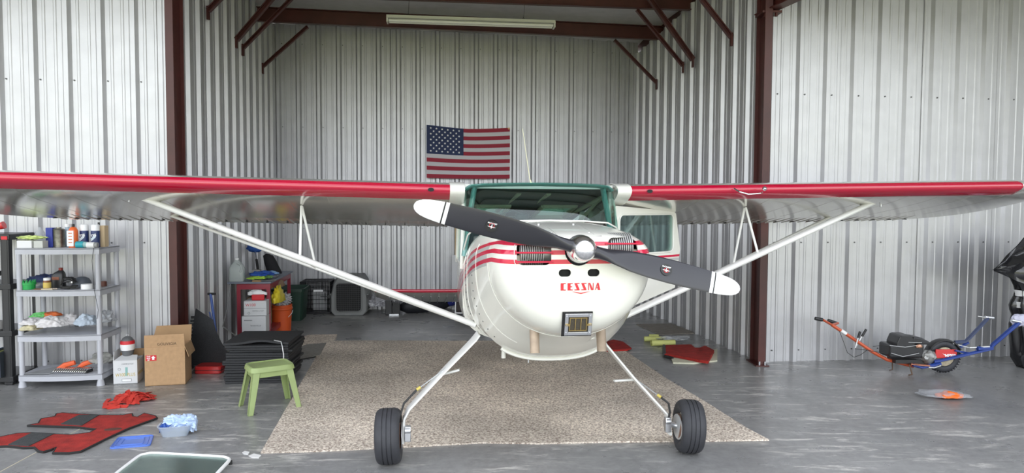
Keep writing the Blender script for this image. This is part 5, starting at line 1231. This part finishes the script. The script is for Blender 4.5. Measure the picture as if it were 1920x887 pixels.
mb=MB(); mb.box(-.12,.12,-.12,.12,0,.36); o=mb.build('box',mat('tan old carton',(.33,.25,.17),.8),smooth=0); o.location=(-3.14,8.58,.156); o.rotation_euler=(0,0,ax); tag(o,'old tan carton on the lower shelf of the workbench','box')
# bin + bucket beside
bk=G(531,624); bk.x-=.02; bu=thing('bucket','orange plastic bucket right of the red workbench','bucket',(bk.x,bk.y,0))
ORB=mat('bucket orange',(.68,.10,.02),.4); mb=MB(); mb.lathe([(.115,.001),(.13,.30),(.14,.31),(.14,.33),(.133,.335),(.135,.37),(.128,.37),(.11,.01),(0,.01)],n=32); mb.build('bucket_body',ORB,bu)
mb=MB(); mb.tube([(.155*math.cos(a),-.155*abs(math.sin(a))*.4-.02,.30-.12*math.sin(a)) for a in [math.pi*k/10 for k in range(11)]],.003,6); mb.build('bucket_handle',ALU,bu)
c=bk; o=blob((0,0,.06),(.12,.12,.09),.35,2.5,4,4,None,.5).build('plastic_bag',CLR,smooth=60); o.location=(c.x,c.y,.37); tag(o,'crumpled clear plastic stuffed in the orange bucket','bag')
tg_=G(549,602); tc_=thing('storage_bin','dark green plastic bin behind the orange bucket','bin',(tg_.x-.09,tg_.y+.22,0),ax)
mb=MB(); q=rnd_poly([(-.22,-.28),(.22,-.28),(.22,.28),(-.22,.28)],.15); mb.loft([[(x*k,y*k,z) for x,y in q] for k,z in ((.82,.001),(.98,.42),(1.05,.42),(1.05,.46),(.97,.46),(.8,.02))]); mb.build('bin_body',mat('dark green plastic',(.015,.045,.03),.45),tc_,smooth=30)
mb=MB(); a=W(402,531,8.1); mb.tube([Vector((-3.30,8.10,.72)),Vector((-3.30,8.0,.45)),Vector((-3.34,7.95,.25)),Vector((-3.1,7.95,.08)),Vector((-2.9,8.0,.06))],.006,6); tag(mb.build('cable',mat('grey cable',(.25,.25,.25),.5)),'grey cable hanging down in front of the workbench','cable')
# ================================================================= BACK WALL THINGS
WIRE=mat('black wire',(.01,.01,.012),.4)
a,b_=G(563,590),G(608,590); cr=thing('dog_crate','black wire dog crate against the back wall','crate',(a.x,a.y,0),.10)
cw=.44; cd=.42; ch_=.49
mb=MB()
for x,y in ((0,0),(cw,0),(0,cd),(cw,cd)): mb.tube([(x,y,.02),(x,y,ch_)],.006,6)
for z in (.03,ch_): mb.tube([(0,0,z),(cw,0,z),(cw,cd,z),(0,cd,z),(0,0,z)],.006,6)
mb.build('frame',WIRE,cr)
def grid(nm,P0,U,V,nu,nv,r=.0022):
    mb=MB(); P0,U,V=Vector(P0),Vector(U),Vector(V)
    for i in range(1,nu): mb.tube([P0+U*i/nu,P0+U*i/nu+V],r,4)
    for j in range(1,nv): mb.tube([P0+V*j/nv,P0+V*j/nv+U],r*1.4,4)
    o=mb.build(nm,WIRE,cr,smooth=0); o['kind']='stuff'; return o
grid('front_grid',(0,0,.03),(cw,0,0),(0,0,ch_-.03),20,7); grid('back_grid',(0,cd,.03),(cw,0,0),(0,0,ch_-.03),20,7); grid('side_grid',(0,0,.03),(0,cd,0),(0,0,ch_-.03),16,7); grid('side_grid',(cw,0,.03),(0,cd,0),(0,0,ch_-.03),16,7); grid('top_grid',(0,0,ch_),(cw,0,0),(0,cd,0),20,5)
mb=MB(); mb.box(.01,cw-.01,.01,cd-.01,.006,.03); mb.build('tray',BLACKP,cr,smooth=0,bevel=.004)
mb=MB(); mb.tube([(.15,-.008,.06),(.15,-.008,.44),(.40,-.008,.44),(.40,-.008,.06),(.15,-.008,.06)],.005,6); mb.tube([(.30,-.015,.27),(.42,-.015,.27)],.005,6); mb.tube([(.37,-.015,.20),(.37,-.015,.33)],.004,6); mb.build('door',WIRE,cr)
mb=MB(); mb.box(.20,.34,-.014,-.011,.345,.375); mb.build('name_plate',INKW,cr,smooth=0)
mb=MB(); mb.box(.15,.36,.20,.21,.04,.32); o=mb.build('papers',mat('paper inside',(.55,.56,.57),.8),smooth=0); o.parent=cr
# carrier
GRC=mat('carrier grey',(.20,.205,.20),.55); a=G(654,592); ca=thing('pet_carrier','grey plastic pet carrier with a black mesh door','carrier',(a.x,a.y,0),.10)
def rsec(w_,h_,y,z0=.001,ch2=.08): 
    P=[(-w_*.80,z0),(w_*.80,z0),(w_,z0+.06),(w_,h_*.52),(w_*.96,h_*.56),(w_*.82,h_*.86),(w_*.62,h_),(-w_*.62,h_),(-w_*.82,h_*.86),(-w_*.96,h_*.56),(-w_,h_*.52),(-w_,z0+.06)]; return [(x,y,z) for x,z in P]
mb=MB(); W_=.275
mb.loft([rsec(W_*.93,.56,.0),rsec(W_,.58,.05),rsec(W_,.58,.62),rsec(W_*.93,.56,.68)]); body=mb.build('carrier_body',GRC,ca,smooth=25,bevel=.01)
mb=MB(); mb.loft([rsec(W_*1.03,.60,y) for y in ()] or [[(x*1.04,y,z) for x,z in ((-W_,.29),(W_,.29),(W_,.32),(-W_,.32))] for y in (.03,.64)]); mb.build('rim',GRC,ca,smooth=0)
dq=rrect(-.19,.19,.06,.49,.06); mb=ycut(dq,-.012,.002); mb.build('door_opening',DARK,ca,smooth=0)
mb=MB(); pts=[(x,-.014,z) for x,z in dq]; mb.tube(pts+[pts[0]],.009,6); mb.build('door_frame',GRC,ca)
mb=MB()
for k in range(12): x=-.175+.032*k; mb.tube([(x,-.018,.07),(x,-.018,.48)],.0025,4)
for k in range(14): z=.08+.03*k; mb.tube([(-.185,-.018,z),(.185,-.018,z)],.0025,4)
o=mb.build('door_mesh',mat('dark grey wire',(.09,.09,.09),.4),ca,smooth=0); o['kind']='stuff'
mb=MB(); mb.tube([(-.09,.3,.575),(-.08,.3,.60),(.08,.3,.60),(.09,.3,.575)],.012,6); mb.build('handle',GRC,ca)
for sx in (-1,1): mb=MB(); mb.box(sx*.285-.02,sx*.285+.02,-.005,.03,.27,.31); mb.build('latch',INKK,ca,smooth=0)
a=G(704,588); o=blob((0,0,.12),(.21,.17,.145),.22,2.4,5,6,0.0,.45).build('trash_bag',film('grey film bag',(.34,.34,.36),.9),smooth=70); o.location=(a.x+.05,a.y+.08,0); tag(o,'full grey translucent trash bag beside the pet carrier','bag')
mb=MB(); mb.tube([(.13,-.1,.18),(.20,-.12,.26),(.24,-.1,.20),(.23,-.1,.12)],.012,6); k=mb.build('tie_end',INKW,o); 
a,b_=G(726,591),G(744,591); cs=thing('speaker_case','small black open case right of the grey trash bag','case',((a.x+b_.x)/2,a.y,0),.15); mb=MB(); mb.box(-.10,-.0,0,.2,.001,.22); mb.build('case_body',BLACKP,cs,smooth=0,bevel=.01); mb=MB(); mb.box(.01,.12,-.01,.15,.001,.19); mb.build('case_lid',INKK,cs,smooth=0,bevel=.008); mb=MB(); mb.box(-.04,.10,-.03,-.012,.001,.02); mb.build('silver_edge',ALU,cs,smooth=0)
def softbar(name,label,pts,r,m,r2=None):
    mb=MB(); mb.tube(pts,r,14,r2=r2); o=mb.build(name,m,smooth=70)
    for v in o.data.vertices: d=noise.noise(v.co*9)*.02; v.co+=Vector((d,d,d*.8)); v.co.z=max(.002,v.co.z)
    tag(o,label,'bag'); return o
BLF=mat('black nylon',(.012,.013,.017),.6,bump=.3,bscale=30)
P=[G(748,590),G(760,590),G(790,588),G(832,585),G(840,584)]; softbar('long_bag','long black nylon bag lying along the back wall',[p+Vector((0,.12,.10)) for p in P],[.04,.10,.11,.07,.04],BLF)
a=G(800,580); softbar('long_bag','second black bag behind the long black nylon bag',[G(806,588)+Vector((0,.28,.13)),G(822,587)+Vector((0,.26,.16)),G(850,586)+Vector((0,.24,.18)),G(860,586)+Vector((0,.24,.18))],[.04,.09,.10,.05],BLF)
softbar('chair_bag','blue folding chair bag near the tail of the airplane',[G(836,583)+Vector((0,.05,.09)),G(842,583)+Vector((0,.05,.14)),G(850,583)+Vector((0,.05,.18)),G(853,583)+Vector((0,.05,.18))],[.03,.08,.10,.06],mat('blue nylon',(.02,.03,.22),.6))
mb=MB(); a,b_=G(855,590),G(898,588); mb.prism([(a.x,a.y),(b_.x,b_.y),(b_.x,b_.y+.2),(a.x,a.y+.2)],.04,.30); o=mb.build('case',mat('brown black case',(.035,.025,.025),.6),smooth=0,bevel=.02)
mb=MB(); mb.tube([(a.x-.01,a.y-.02,.02),(a.x,a.y-.02,.30),(a.x+.3,a.y-.03,.36)],.010,6); mb.tube([(a.x-.01,a.y-.02,.03),(a.x+.35,a.y-.02,.02)],.01,6); mb.build('white_piping',INKW,o); mb=MB(); mb.box(a.x,b_.x,a.y+.02,a.y+.15,.0,.04); mb.build('case_base',INKK,o,smooth=0)
tag(o,'dark case with white edging behind the left side of the airplane','case')
# plank and sign against back wall
Yb=10.99
a=W(853,418,Yb); b_=W(862,418,Yb); mb=MB(); mb.box(a.x,b_.x+.02,Yb-.03,Yb,.001,W(853,408,Yb).z); tag(mb.build('wood_plank',mat('pine plank',(.50,.37,.22),.7,noise_amt=.15,nscale=6),smooth=0),'upright pine plank against the back wall behind the sign','plank')
a=W(847,478,10.93); b_=W(905,478,10.93); zt=a.z; zb=0
mb=MB(); mb.box(a.x,b_.x,10.92,10.94,.001,zt); sg=mb.build('sign_board',mat('sign white',(.62,.62,.63),.6),smooth=0,bevel=.003); tag(sg,'white sign board with black letters against the back wall, half hidden by the airplane','sign')
p=W(861,489,10.86); text('sign_letter','S',INKK,sg,T(p.x,10.918,p.z)@FACE,.095,.0004,bold=.003,sx=1.3)
p=W(864,502,10.86); text('sign_letter','BR',GI,sg,T(p.x,10.918,p.z)@FACE,.06,.0004,sx=1.0)
# flag
Yw=10.95; tl=W(800,234,Yw-.03); tr_=W(957,239,Yw+.12); bl_=W(801,333.5,Yw-.03)
W0=tr_.x-tl.x; H0=tl.z-bl_.z; fl=thing('flag','American flag hanging on the back wall above the wing','flag',(tl.x,Yw-.035,bl_.z),math.atan2(.15,W0))
NXF=40
def fz(u,v): return -.022*math.sin(math.pi*u)*(.3+.7*v)*H0*1.6-u*.018*0
def fp(u,v,off=0): return (u*W0, .012*math.sin(u*9+v*4)*(1-v*.3)+off-.01, v*H0+fz(u,v)-(.025 if u>.5 else .05*u)*v)
FR=mat('flag red',(.33,.022,.045),.75); FW_=mat('flag white',(.60,.58,.60),.75); FB=mat('flag blue',(.022,.035,.10),.75)
for k in range(13):
    v0,v1=1-(k+1)/13,1-k/13; u0=.44 if k<7 else 0; mb=MB(); g=[]
    for v in (v0,v1):
        for i in range(NXF+1): g.append(fp(u0+(1-u0)*i/NXF,v))
    for v in (v0,v1):
        for i in range(NXF+1): g.append(fp(u0+(1-u0)*i/NXF,v,.002))
    n_=NXF+1; mb.add(g,[(i,i+1,n_+i+1,n_+i) for i in range(NXF)]+[(2*n_+i,3*n_+i,3*n_+i+1,2*n_+i+1) for i in range(NXF)]); mb.build('stripe',FR if k%2==0 else FW_,fl,smooth=60)
mb=MB(); g=[fp(.44*i/20,v) for v in (6/13,.65,.82,1) for i in range(21)]+[fp(.44*i/20,v,.002) for v in (6/13,.65,.82,1) for i in range(21)]
mb.add(g,[(j*21+i,j*21+i+1,j*21+22+i,j*21+21+i) for j in range(3) for i in range(20)]+[(84+j*21+i,84+j*21+21+i,84+j*21+22+i,84+j*21+i+1) for j in range(3) for i in range(20)]); cn=mb.build('canton',FB,fl,smooth=60)
mb=MB()
for r in range(9):
    for c_ in range(6 if r%2==0 else 5):
        u=.44*((c_+.5+(0 if r%2==0 else .5))/6*.92+.035); v=1-(7/13)*((r+1)/10); cx,cy,cz=fp(u,v,-.003); q=[]
        for s_ in range(10): a=math.pi/2+s_*math.pi/5; rr=.019 if s_%2==0 else .0078; q.append((cx+rr*math.cos(a),cz+rr*math.sin(a)))
        y_=ycut(q,cy,cy+.002); mb.add(y_.v,y_.f)
o=mb.build('stars',INKW,cn,smooth=0); o['kind']='stuff'
mb=MB(); p=fp(.99,.985,-.004); mb.torus((p[0]-.006,p[1],p[2]),(0,1,0),.010,.004,14,6); mb.build('grommet',BRASS,fl)
# light fixture
p=W(725,29,9.35); q=W(1040,43,9.60); lf=thing('light_fixture','long white twin-tube fluorescent light hanging below the roof','light',((p.x+q.x)/2,(p.y+q.y)/2,(p.z+q.z)/2),math.atan2(q.y-p.y,q.x-p.x))
Lh=(q-p).length/2; tl_=-(q.z-p.z)/(2*Lh)*0; mb=MB(); mb.box(-Lh,Lh,-.06,.06,-.03,.01); mb.box(-Lh,Lh,-.085,-.06,-.032,-.026); mb.box(-Lh,Lh,.06,.085,-.032,-.026)
mb.box(-Lh,-Lh+.02,-.07,.07,-.085,.0); mb.box(Lh-.02,Lh,-.07,.07,-.085,.0); mb.build('housing',mat('fixture enamel',(.66,.66,.58),.4),lf,smooth=0)
for y in (-.045,.045): mb=MB(); mb.cyl((-Lh+.03,y,-.06),(Lh-.03,y,-.06),.018,n=12); mb.build('tube_lamp',mat('lamp tube',(.78,.78,.72),.3),lf)
for x in (-Lh*.75,Lh*.62): mb=MB(); mb.tube([(x,0,.01),(x+.02,0,.30)],.0025,5); mb.tube([(x-.03,0,.01),(x,0,.05),(x+.03,0,.01)],.003,5); mb.build('hanger_wire',INKK,lf)
# ================================================================= TILLER
TY=6.93
def t5(x,y,Y=TY): p=W(1520+x/4.8,580+y/4.8,Y); return p
tl=thing('power_carrier','one-wheeled motor cart with an orange steering bar and blue fork by the right wall','cart',(t5(1190,438).x,TY,0))
O_=Vector((t5(1190,438).x,TY,0))
def L5(x,y,dy=0): return t5(x,y,TY+dy)-O_
ORM=mat('orange enamel',(.55,.09,.03),.35,coat=.3); BLE=mat('blue frame enamel',(.015,.045,.24),.35,coat=.3)
mb=MB(); mb.tube([L5(190,140),L5(330,230),L5(450,310),L5(560,385),L5(690,455),L5(830,490),L5(925,512)],.017,10); mb.build('steering_bar',ORM,tl)
mb=MB(); mb.tube([L5(110,95,-.12),L5(190,140,0),L5(245,125,.14)],.013,8); mb.build('handlebar',ORM,tl)
for P in (((40,82),(105,95),-.12),((155,100),(235,128),.14)):
    mb=MB(); mb.tube([L5(*P[0],P[2]),L5(*P[1],P[2])],.018,10); mb.build('handle_grip',BLACKP,tl)
mb=MB(); mb.tube([L5(272,190,-.003),L5(318,220,-.003)],.0185,10); mb.build('bar_label',INKW,tl)
for P in ((400,350,445,200,-.04),(400,350,500,180,.02)):
    mb=MB(); a=L5(P[0],P[1],P[4]); b_=L5(P[2],P[3],P[4]); mb.tube([a,b_],.007,8,r2=.004); lv=mb.build('lever',ALU,tl); mb=MB(); mb.tube([a.lerp(b_,.62),b_],.012,8); mb.build('lever_grip',INKK,lv)
mb=MB(); mb.tube([L5(260,200,-.02),L5(295,290,-.03),L5(330,390,-.03),L5(390,432,-.03),L5(450,410,-.03),L5(510,365,-.02)],.003,6); mb.tube([L5(400,355,-.02),L5(520,370,-.03),L5(720,405,-.08)],.003,6); mb.tube([L5(560,335,-.02),L5(620,328,-.03),L5(720,333,-.08)],.003,6); mb.build('control_cable',INKK,tl)
def bx5(nm,x0,x1,y0,y1,d0,d1,m,bev=.01,par=None):
    a=L5(x0,y1,d0); b_=L5(x1,y0,d0); mb=MB(); mb.box(a.x,b_.x,d0,d1,a.z,b_.z); return mb.build(nm,m,par or tl,smooth=0,bevel=bev,seg=3)
en=bx5('engine_block',712,1025,325,440,-.10,.12,BLACKP,.02)
mb=MB(); a=L5(725,330); b_=L5(895,265); mb.loft([[(x,y,z) for x,y in ((a.x,-.1),(b_.x,-.1),(b_.x,.1),(a.x,.1))] for a,b_,z in ((a,b_,a.z),(L5(728,300),L5(890,300),L5(0,285).z),(L5(752,300),L5(865,300),L5(0,228).z),(L5(775,300),L5(850,300),L5(0,218).z))]); mb.build('recoil_cover',BLACKP,en,smooth=0,bevel=.008,seg=2)
mb=MB(); mb.loft([[(p.x,y,p.z) for p in (L5(870,300),L5(1025,305),L5(1030,280),L5(960,245),L5(880,232))] for y in (-.09,.09)]); mb.build('fuel_tank',BLACKP,en,smooth=0,bevel=.012,seg=2)
mb=MB(); mb.tube([L5(712,325,-.108),L5(850,340,-.11),L5(985,320,-.108)],.004,6); mb.tube([L5(725,395,-.108),L5(830,425,-.11),L5(975,395,-.108)],.004,6); mb.tube([L5(880,297,-.1),L5(1000,300,-.1)],.003,6); mb.build('engine_rod',ALU,en)
mb=blob(tuple(L5(978,333,-.11)),(.03,.015,.02),.3,3,3,2); mb.build('spark_plug',mat('copper',(.55,.30,.2),.4,.6),en,smooth=60)
mb=MB(); mb.box(L5(740,0).x,L5(1000,0).x,-.08,.08,L5(0,470).z,L5(0,437).z); mb.build('engine_mount',INKK,en,smooth=0)
gb=blob(tuple(L5(1060,425,-.09)),(.072,.05,.068),.18,3.2,3,5,None,.2); gb.build('gearbox',mat('cast alloy',(.32,.32,.31),.5,.7,noise_amt=.2,nscale=30),tl,smooth=30)
sd=bx5('side_shroud',1125,1318,362,440,-.085,-.07,mat('red shroud',(.60,.03,.03),.35,coat=.3),.004)
text('shroud_name','VIPER',INKW,sd,T(L5(1215,0).x,-.0865,L5(0,395).z)@FACE,.040,.0004,sx=1.15,shear=.4,bold=.0008)
mb=MB(); q=[L5(1135,380),L5(1175,408),L5(1210,400),L5(1245,412),L5(1225,400),L5(1180,398)]; z_=ycut([(p.x,p.z) for p in q],-.0872,-.0862); mb.add(z_.v,z_.f); mb.build('shroud_swoosh',INKW,sd,smooth=0)
# wheel
cz=.165; mb=MB(); mb.torus((.0,0,cz),(0,1,0),.128,.036,40,12,sx=.9); mb.build('tyre',RUBBER,tl)
mb=MB()
for k in range(36): a=6.283*k/36; M=T(0,0,cz)@R(a,'Y'); mb.box(.158,.169,-.028,.028,-.006,.006,M)
o=mb.build('tyre_knobs',RUBBER,tl,smooth=0); o['kind']='stuff'
mb=MB(); mb.lathe([(.095,-.03),(.09,-.02),(.03,-.012),(.03,-.035),(0,-.035)],(0,0,cz),(0,1,0),28); mb.lathe([(.095,.03),(.09,.02),(0,.012)],(0,0,cz),(0,1,0),28); mb.build('wheel_disc',mat('dirty cream rim',(.42,.36,.25),.6,noise_amt=.4,nscale=20),tl)
# blue frame
mb=MB(); mb.tube([L5(920,500,-.10),L5(1005,522,-.10),L5(1170,490,-.10)],.018,6); mb.tube([L5(1110,470,-.10),L5(1170,462,-.10),L5(1640,352,-.14)],.017,6); mb.tube([L5(1300,372,-.1),L5(1400,392,-.08),L5(1420,395,-.08)],.010,6); mb.tube([L5(930,495,.10),L5(1100,480,.10),L5(1420,300,.12)],.015,6); mb.build('blue_frame',BLE,tl)
mb=MB(); mb.tube([L5(1500,355,-.14),L5(1620,345,-.14),L5(1640,320,-.15),L5(1875,120,-.22)],.022,6); mb.build('fork_arm',BLE,tl)
mb=MB(); mb.tube([L5(1295,298,.13),L5(1390,292,.13),L5(1430,255,.14),L5(1595,80,.20)],.020,6); mb.build('fork_arm',mat('blue grey enamel',(.06,.075,.14),.4),tl)
mb=MB(); mb.tube([L5(1505,62,.2),L5(1570,72,.2)],.006,6); mb.tube([L5(1570,72,.2),L5(1645,80,.2)],.016,8); mb.build('fork_pin',ALU,tl)
mb=MB(); mb.tube([L5(1808,100,-.22),L5(1890,118,-.22)],.014,8); mb.build('fork_pin',ALU,tl)
mb=MB(); mb.tube([L5(1280,308,-.02),L5(1430,345,-.08)],.005,6); mb.tube([L5(1430,345,-.1),L5(1612,335,-.17)],.009,6); mb.build('tie_rod',CHROME,tl)
mb=MB(); q=[L5(905,490,-.14),L5(1075,505,-.14),L5(1065,490,.0),L5(900,475,.0)]; mb.add([tuple(p) for p in q]+[tuple(p+Vector((0,0,-.012))) for p in q],[(0,1,2,3),(4,5,6,7),(0,1,5,4),(1,2,6,5),(2,3,7,6),(3,0,4,7)]); mb.build('foot_plate',mat('rusty orange plate',(.33,.13,.08),.7,noise_amt=.3,nscale=20),tl,smooth=0)
mb=MB(); p0=L5(890,500,-.1); mb.tube([p0,(p0.x,-.1-.05,.012),(p0.x-.04,-.16,.008)],.007,6); p1=L5(735,470,.05); mb.tube([p1,(p1.x+.005,.05,.012),(p1.x-.03,.04,.008)],.006,6); mb.build('stand_leg',mat('rusty steel',(.14,.09,.06),.6,.5),tl)
mb=MB(); mb.tube([L5(1060,522,-.115),L5(1110,525,-.12),L5(1170,505,-.12)],.009,6); mb.build('bright_bar',ALU,tl)
# fender arc
mb=MB(); mb.tube([(.17*math.cos(a),.0,cz+.165*math.sin(a)) for a in [math.radians(25+k*12) for k in range(13)]],.012,6,r2=.05); mb.build('fender',BLACKP,tl)
# ---- orange flagging in a clear bag on the floor
p=G(1775,748); o=blob((0,0,.02),(.21,.10,.045),.15,1.5,4,3,.001,.3).build('plastic_bag',film('clear sleeve',(.5,.52,.55),.4),smooth=70); o.location=(p.x,p.y+.05,0); o.rotation_euler=(0,0,-.15); tag(o,'clear plastic bag holding an orange thing on the open floor, right','bag')
o=blob((0,0,.015),(.11,.06,.05),.2,2,4,8,.001,.3).build('orange_cloth',mat('bright orange cloth',(.80,.16,.02),.7),smooth=60); p=G(1781,748); o.location=(p.x,p.y+.01,0); tag(o,'bright orange cloth in the clear bag on the open floor','cloth')
# ---- black wrapped bundle at the right edge
BPL=mat('black polythene',(.012,.012,.014),.16,bump=.5,bscale=9,coat=.3); c=W(1960,600,7.15)
bn=thing('wrapped_bundle','tall bundle wrapped in shiny black plastic, tied with white straps, at the right edge','bundle',(c.x,7.15,0))
mb=MB(); rings=[]
for k in range(29):
    z=.002+.050*k; row=[]
    R0=.33*(1-.10*math.cos(z*3))*(1.0 if z<.78 else 1.0+.25*(z-.78)); R0*= 1-.22*math.exp(-((z-.80)/.12)**2)-.12*math.exp(-((z-.55)/.06)**2)
    R0*=min(1,.80+z*2)*(1 if z<1.0 else max(.12,1-(z-1.0)*1.9))
    for i in range(64):
        a=6.283*i/64; n_=noise.noise(Vector((math.cos(a)*3,math.sin(a)*3,z*1.3)))*.05+abs(noise.noise(Vector((math.cos(a)*7,math.sin(a)*7,z*1.0+4))))*.06
        row.append(((R0+n_)*math.cos(a),(R0+n_)*.55*math.sin(a),z))
    rings.append(row)
mb.loft(rings); mb.build('plastic_wrap',BPL,bn,smooth=70)
g=[]; NA=14
A0=W(1859,507,6.98)-Vector((c.x,7.15,0)); B0=W(1925,430,6.98)-Vector((c.x,7.15,0)); C0=W(1925,540,6.98)-Vector((c.x,7.15,0))
for j in range(NA+1):
    for i in range(NA+1):
        u=i/NA; v=j/NA; p=A0.lerp(B0.lerp(C0,v)+Vector((.12,0,0)),max(.03,u)); n_=noise.noise(Vector((u*2.5,v*5,1)))*.06; g.append((p.x,p.y+n_-.02+.10*u,p.z))
n1=len(g); g+=[(x,y+.012,z) for x,y,z in g]; w1=NA+1; fs=[]
for j in range(NA):
    for i in range(NA): a=j*w1+i; fs+=[(a,a+1,a+w1+1,a+w1),(n1+a,n1+a+w1,n1+a+w1+1,n1+a+1)]
mb=MB(); mb.add(g,fs); mb.build('plastic_flap',BPL,bn,smooth=70)
for z0,z1 in ((.78,.84),(.66,.72)):
    mb=MB(); rr=[]
    for z in (z0,z1):
        rr.append([((.315)*math.cos(6.283*i/48),.20*math.sin(6.283*i/48)-.004,z+.03*math.cos(6.283*i/48)) for i in range(48)])
    rr=[rr[0],rr[1],[(x*.96,y*.96,z) for x,y,z in rr[1]],[(x*.96,y*.96,z) for x,y,z in rr[0]],rr[0]]; mb.loft(rr,cap=False); mb.build('white_strap',INKW,bn)
p=W(1912,600,6.95)-Vector((c.x,7.15,0)); mb=blob(tuple(p),(.09,.05,.06),.2,2,4,3,None,.3); mb.build('white_cushion',mat('pale lilac fabric',(.55,.55,.68),.7),bn,smooth=60)
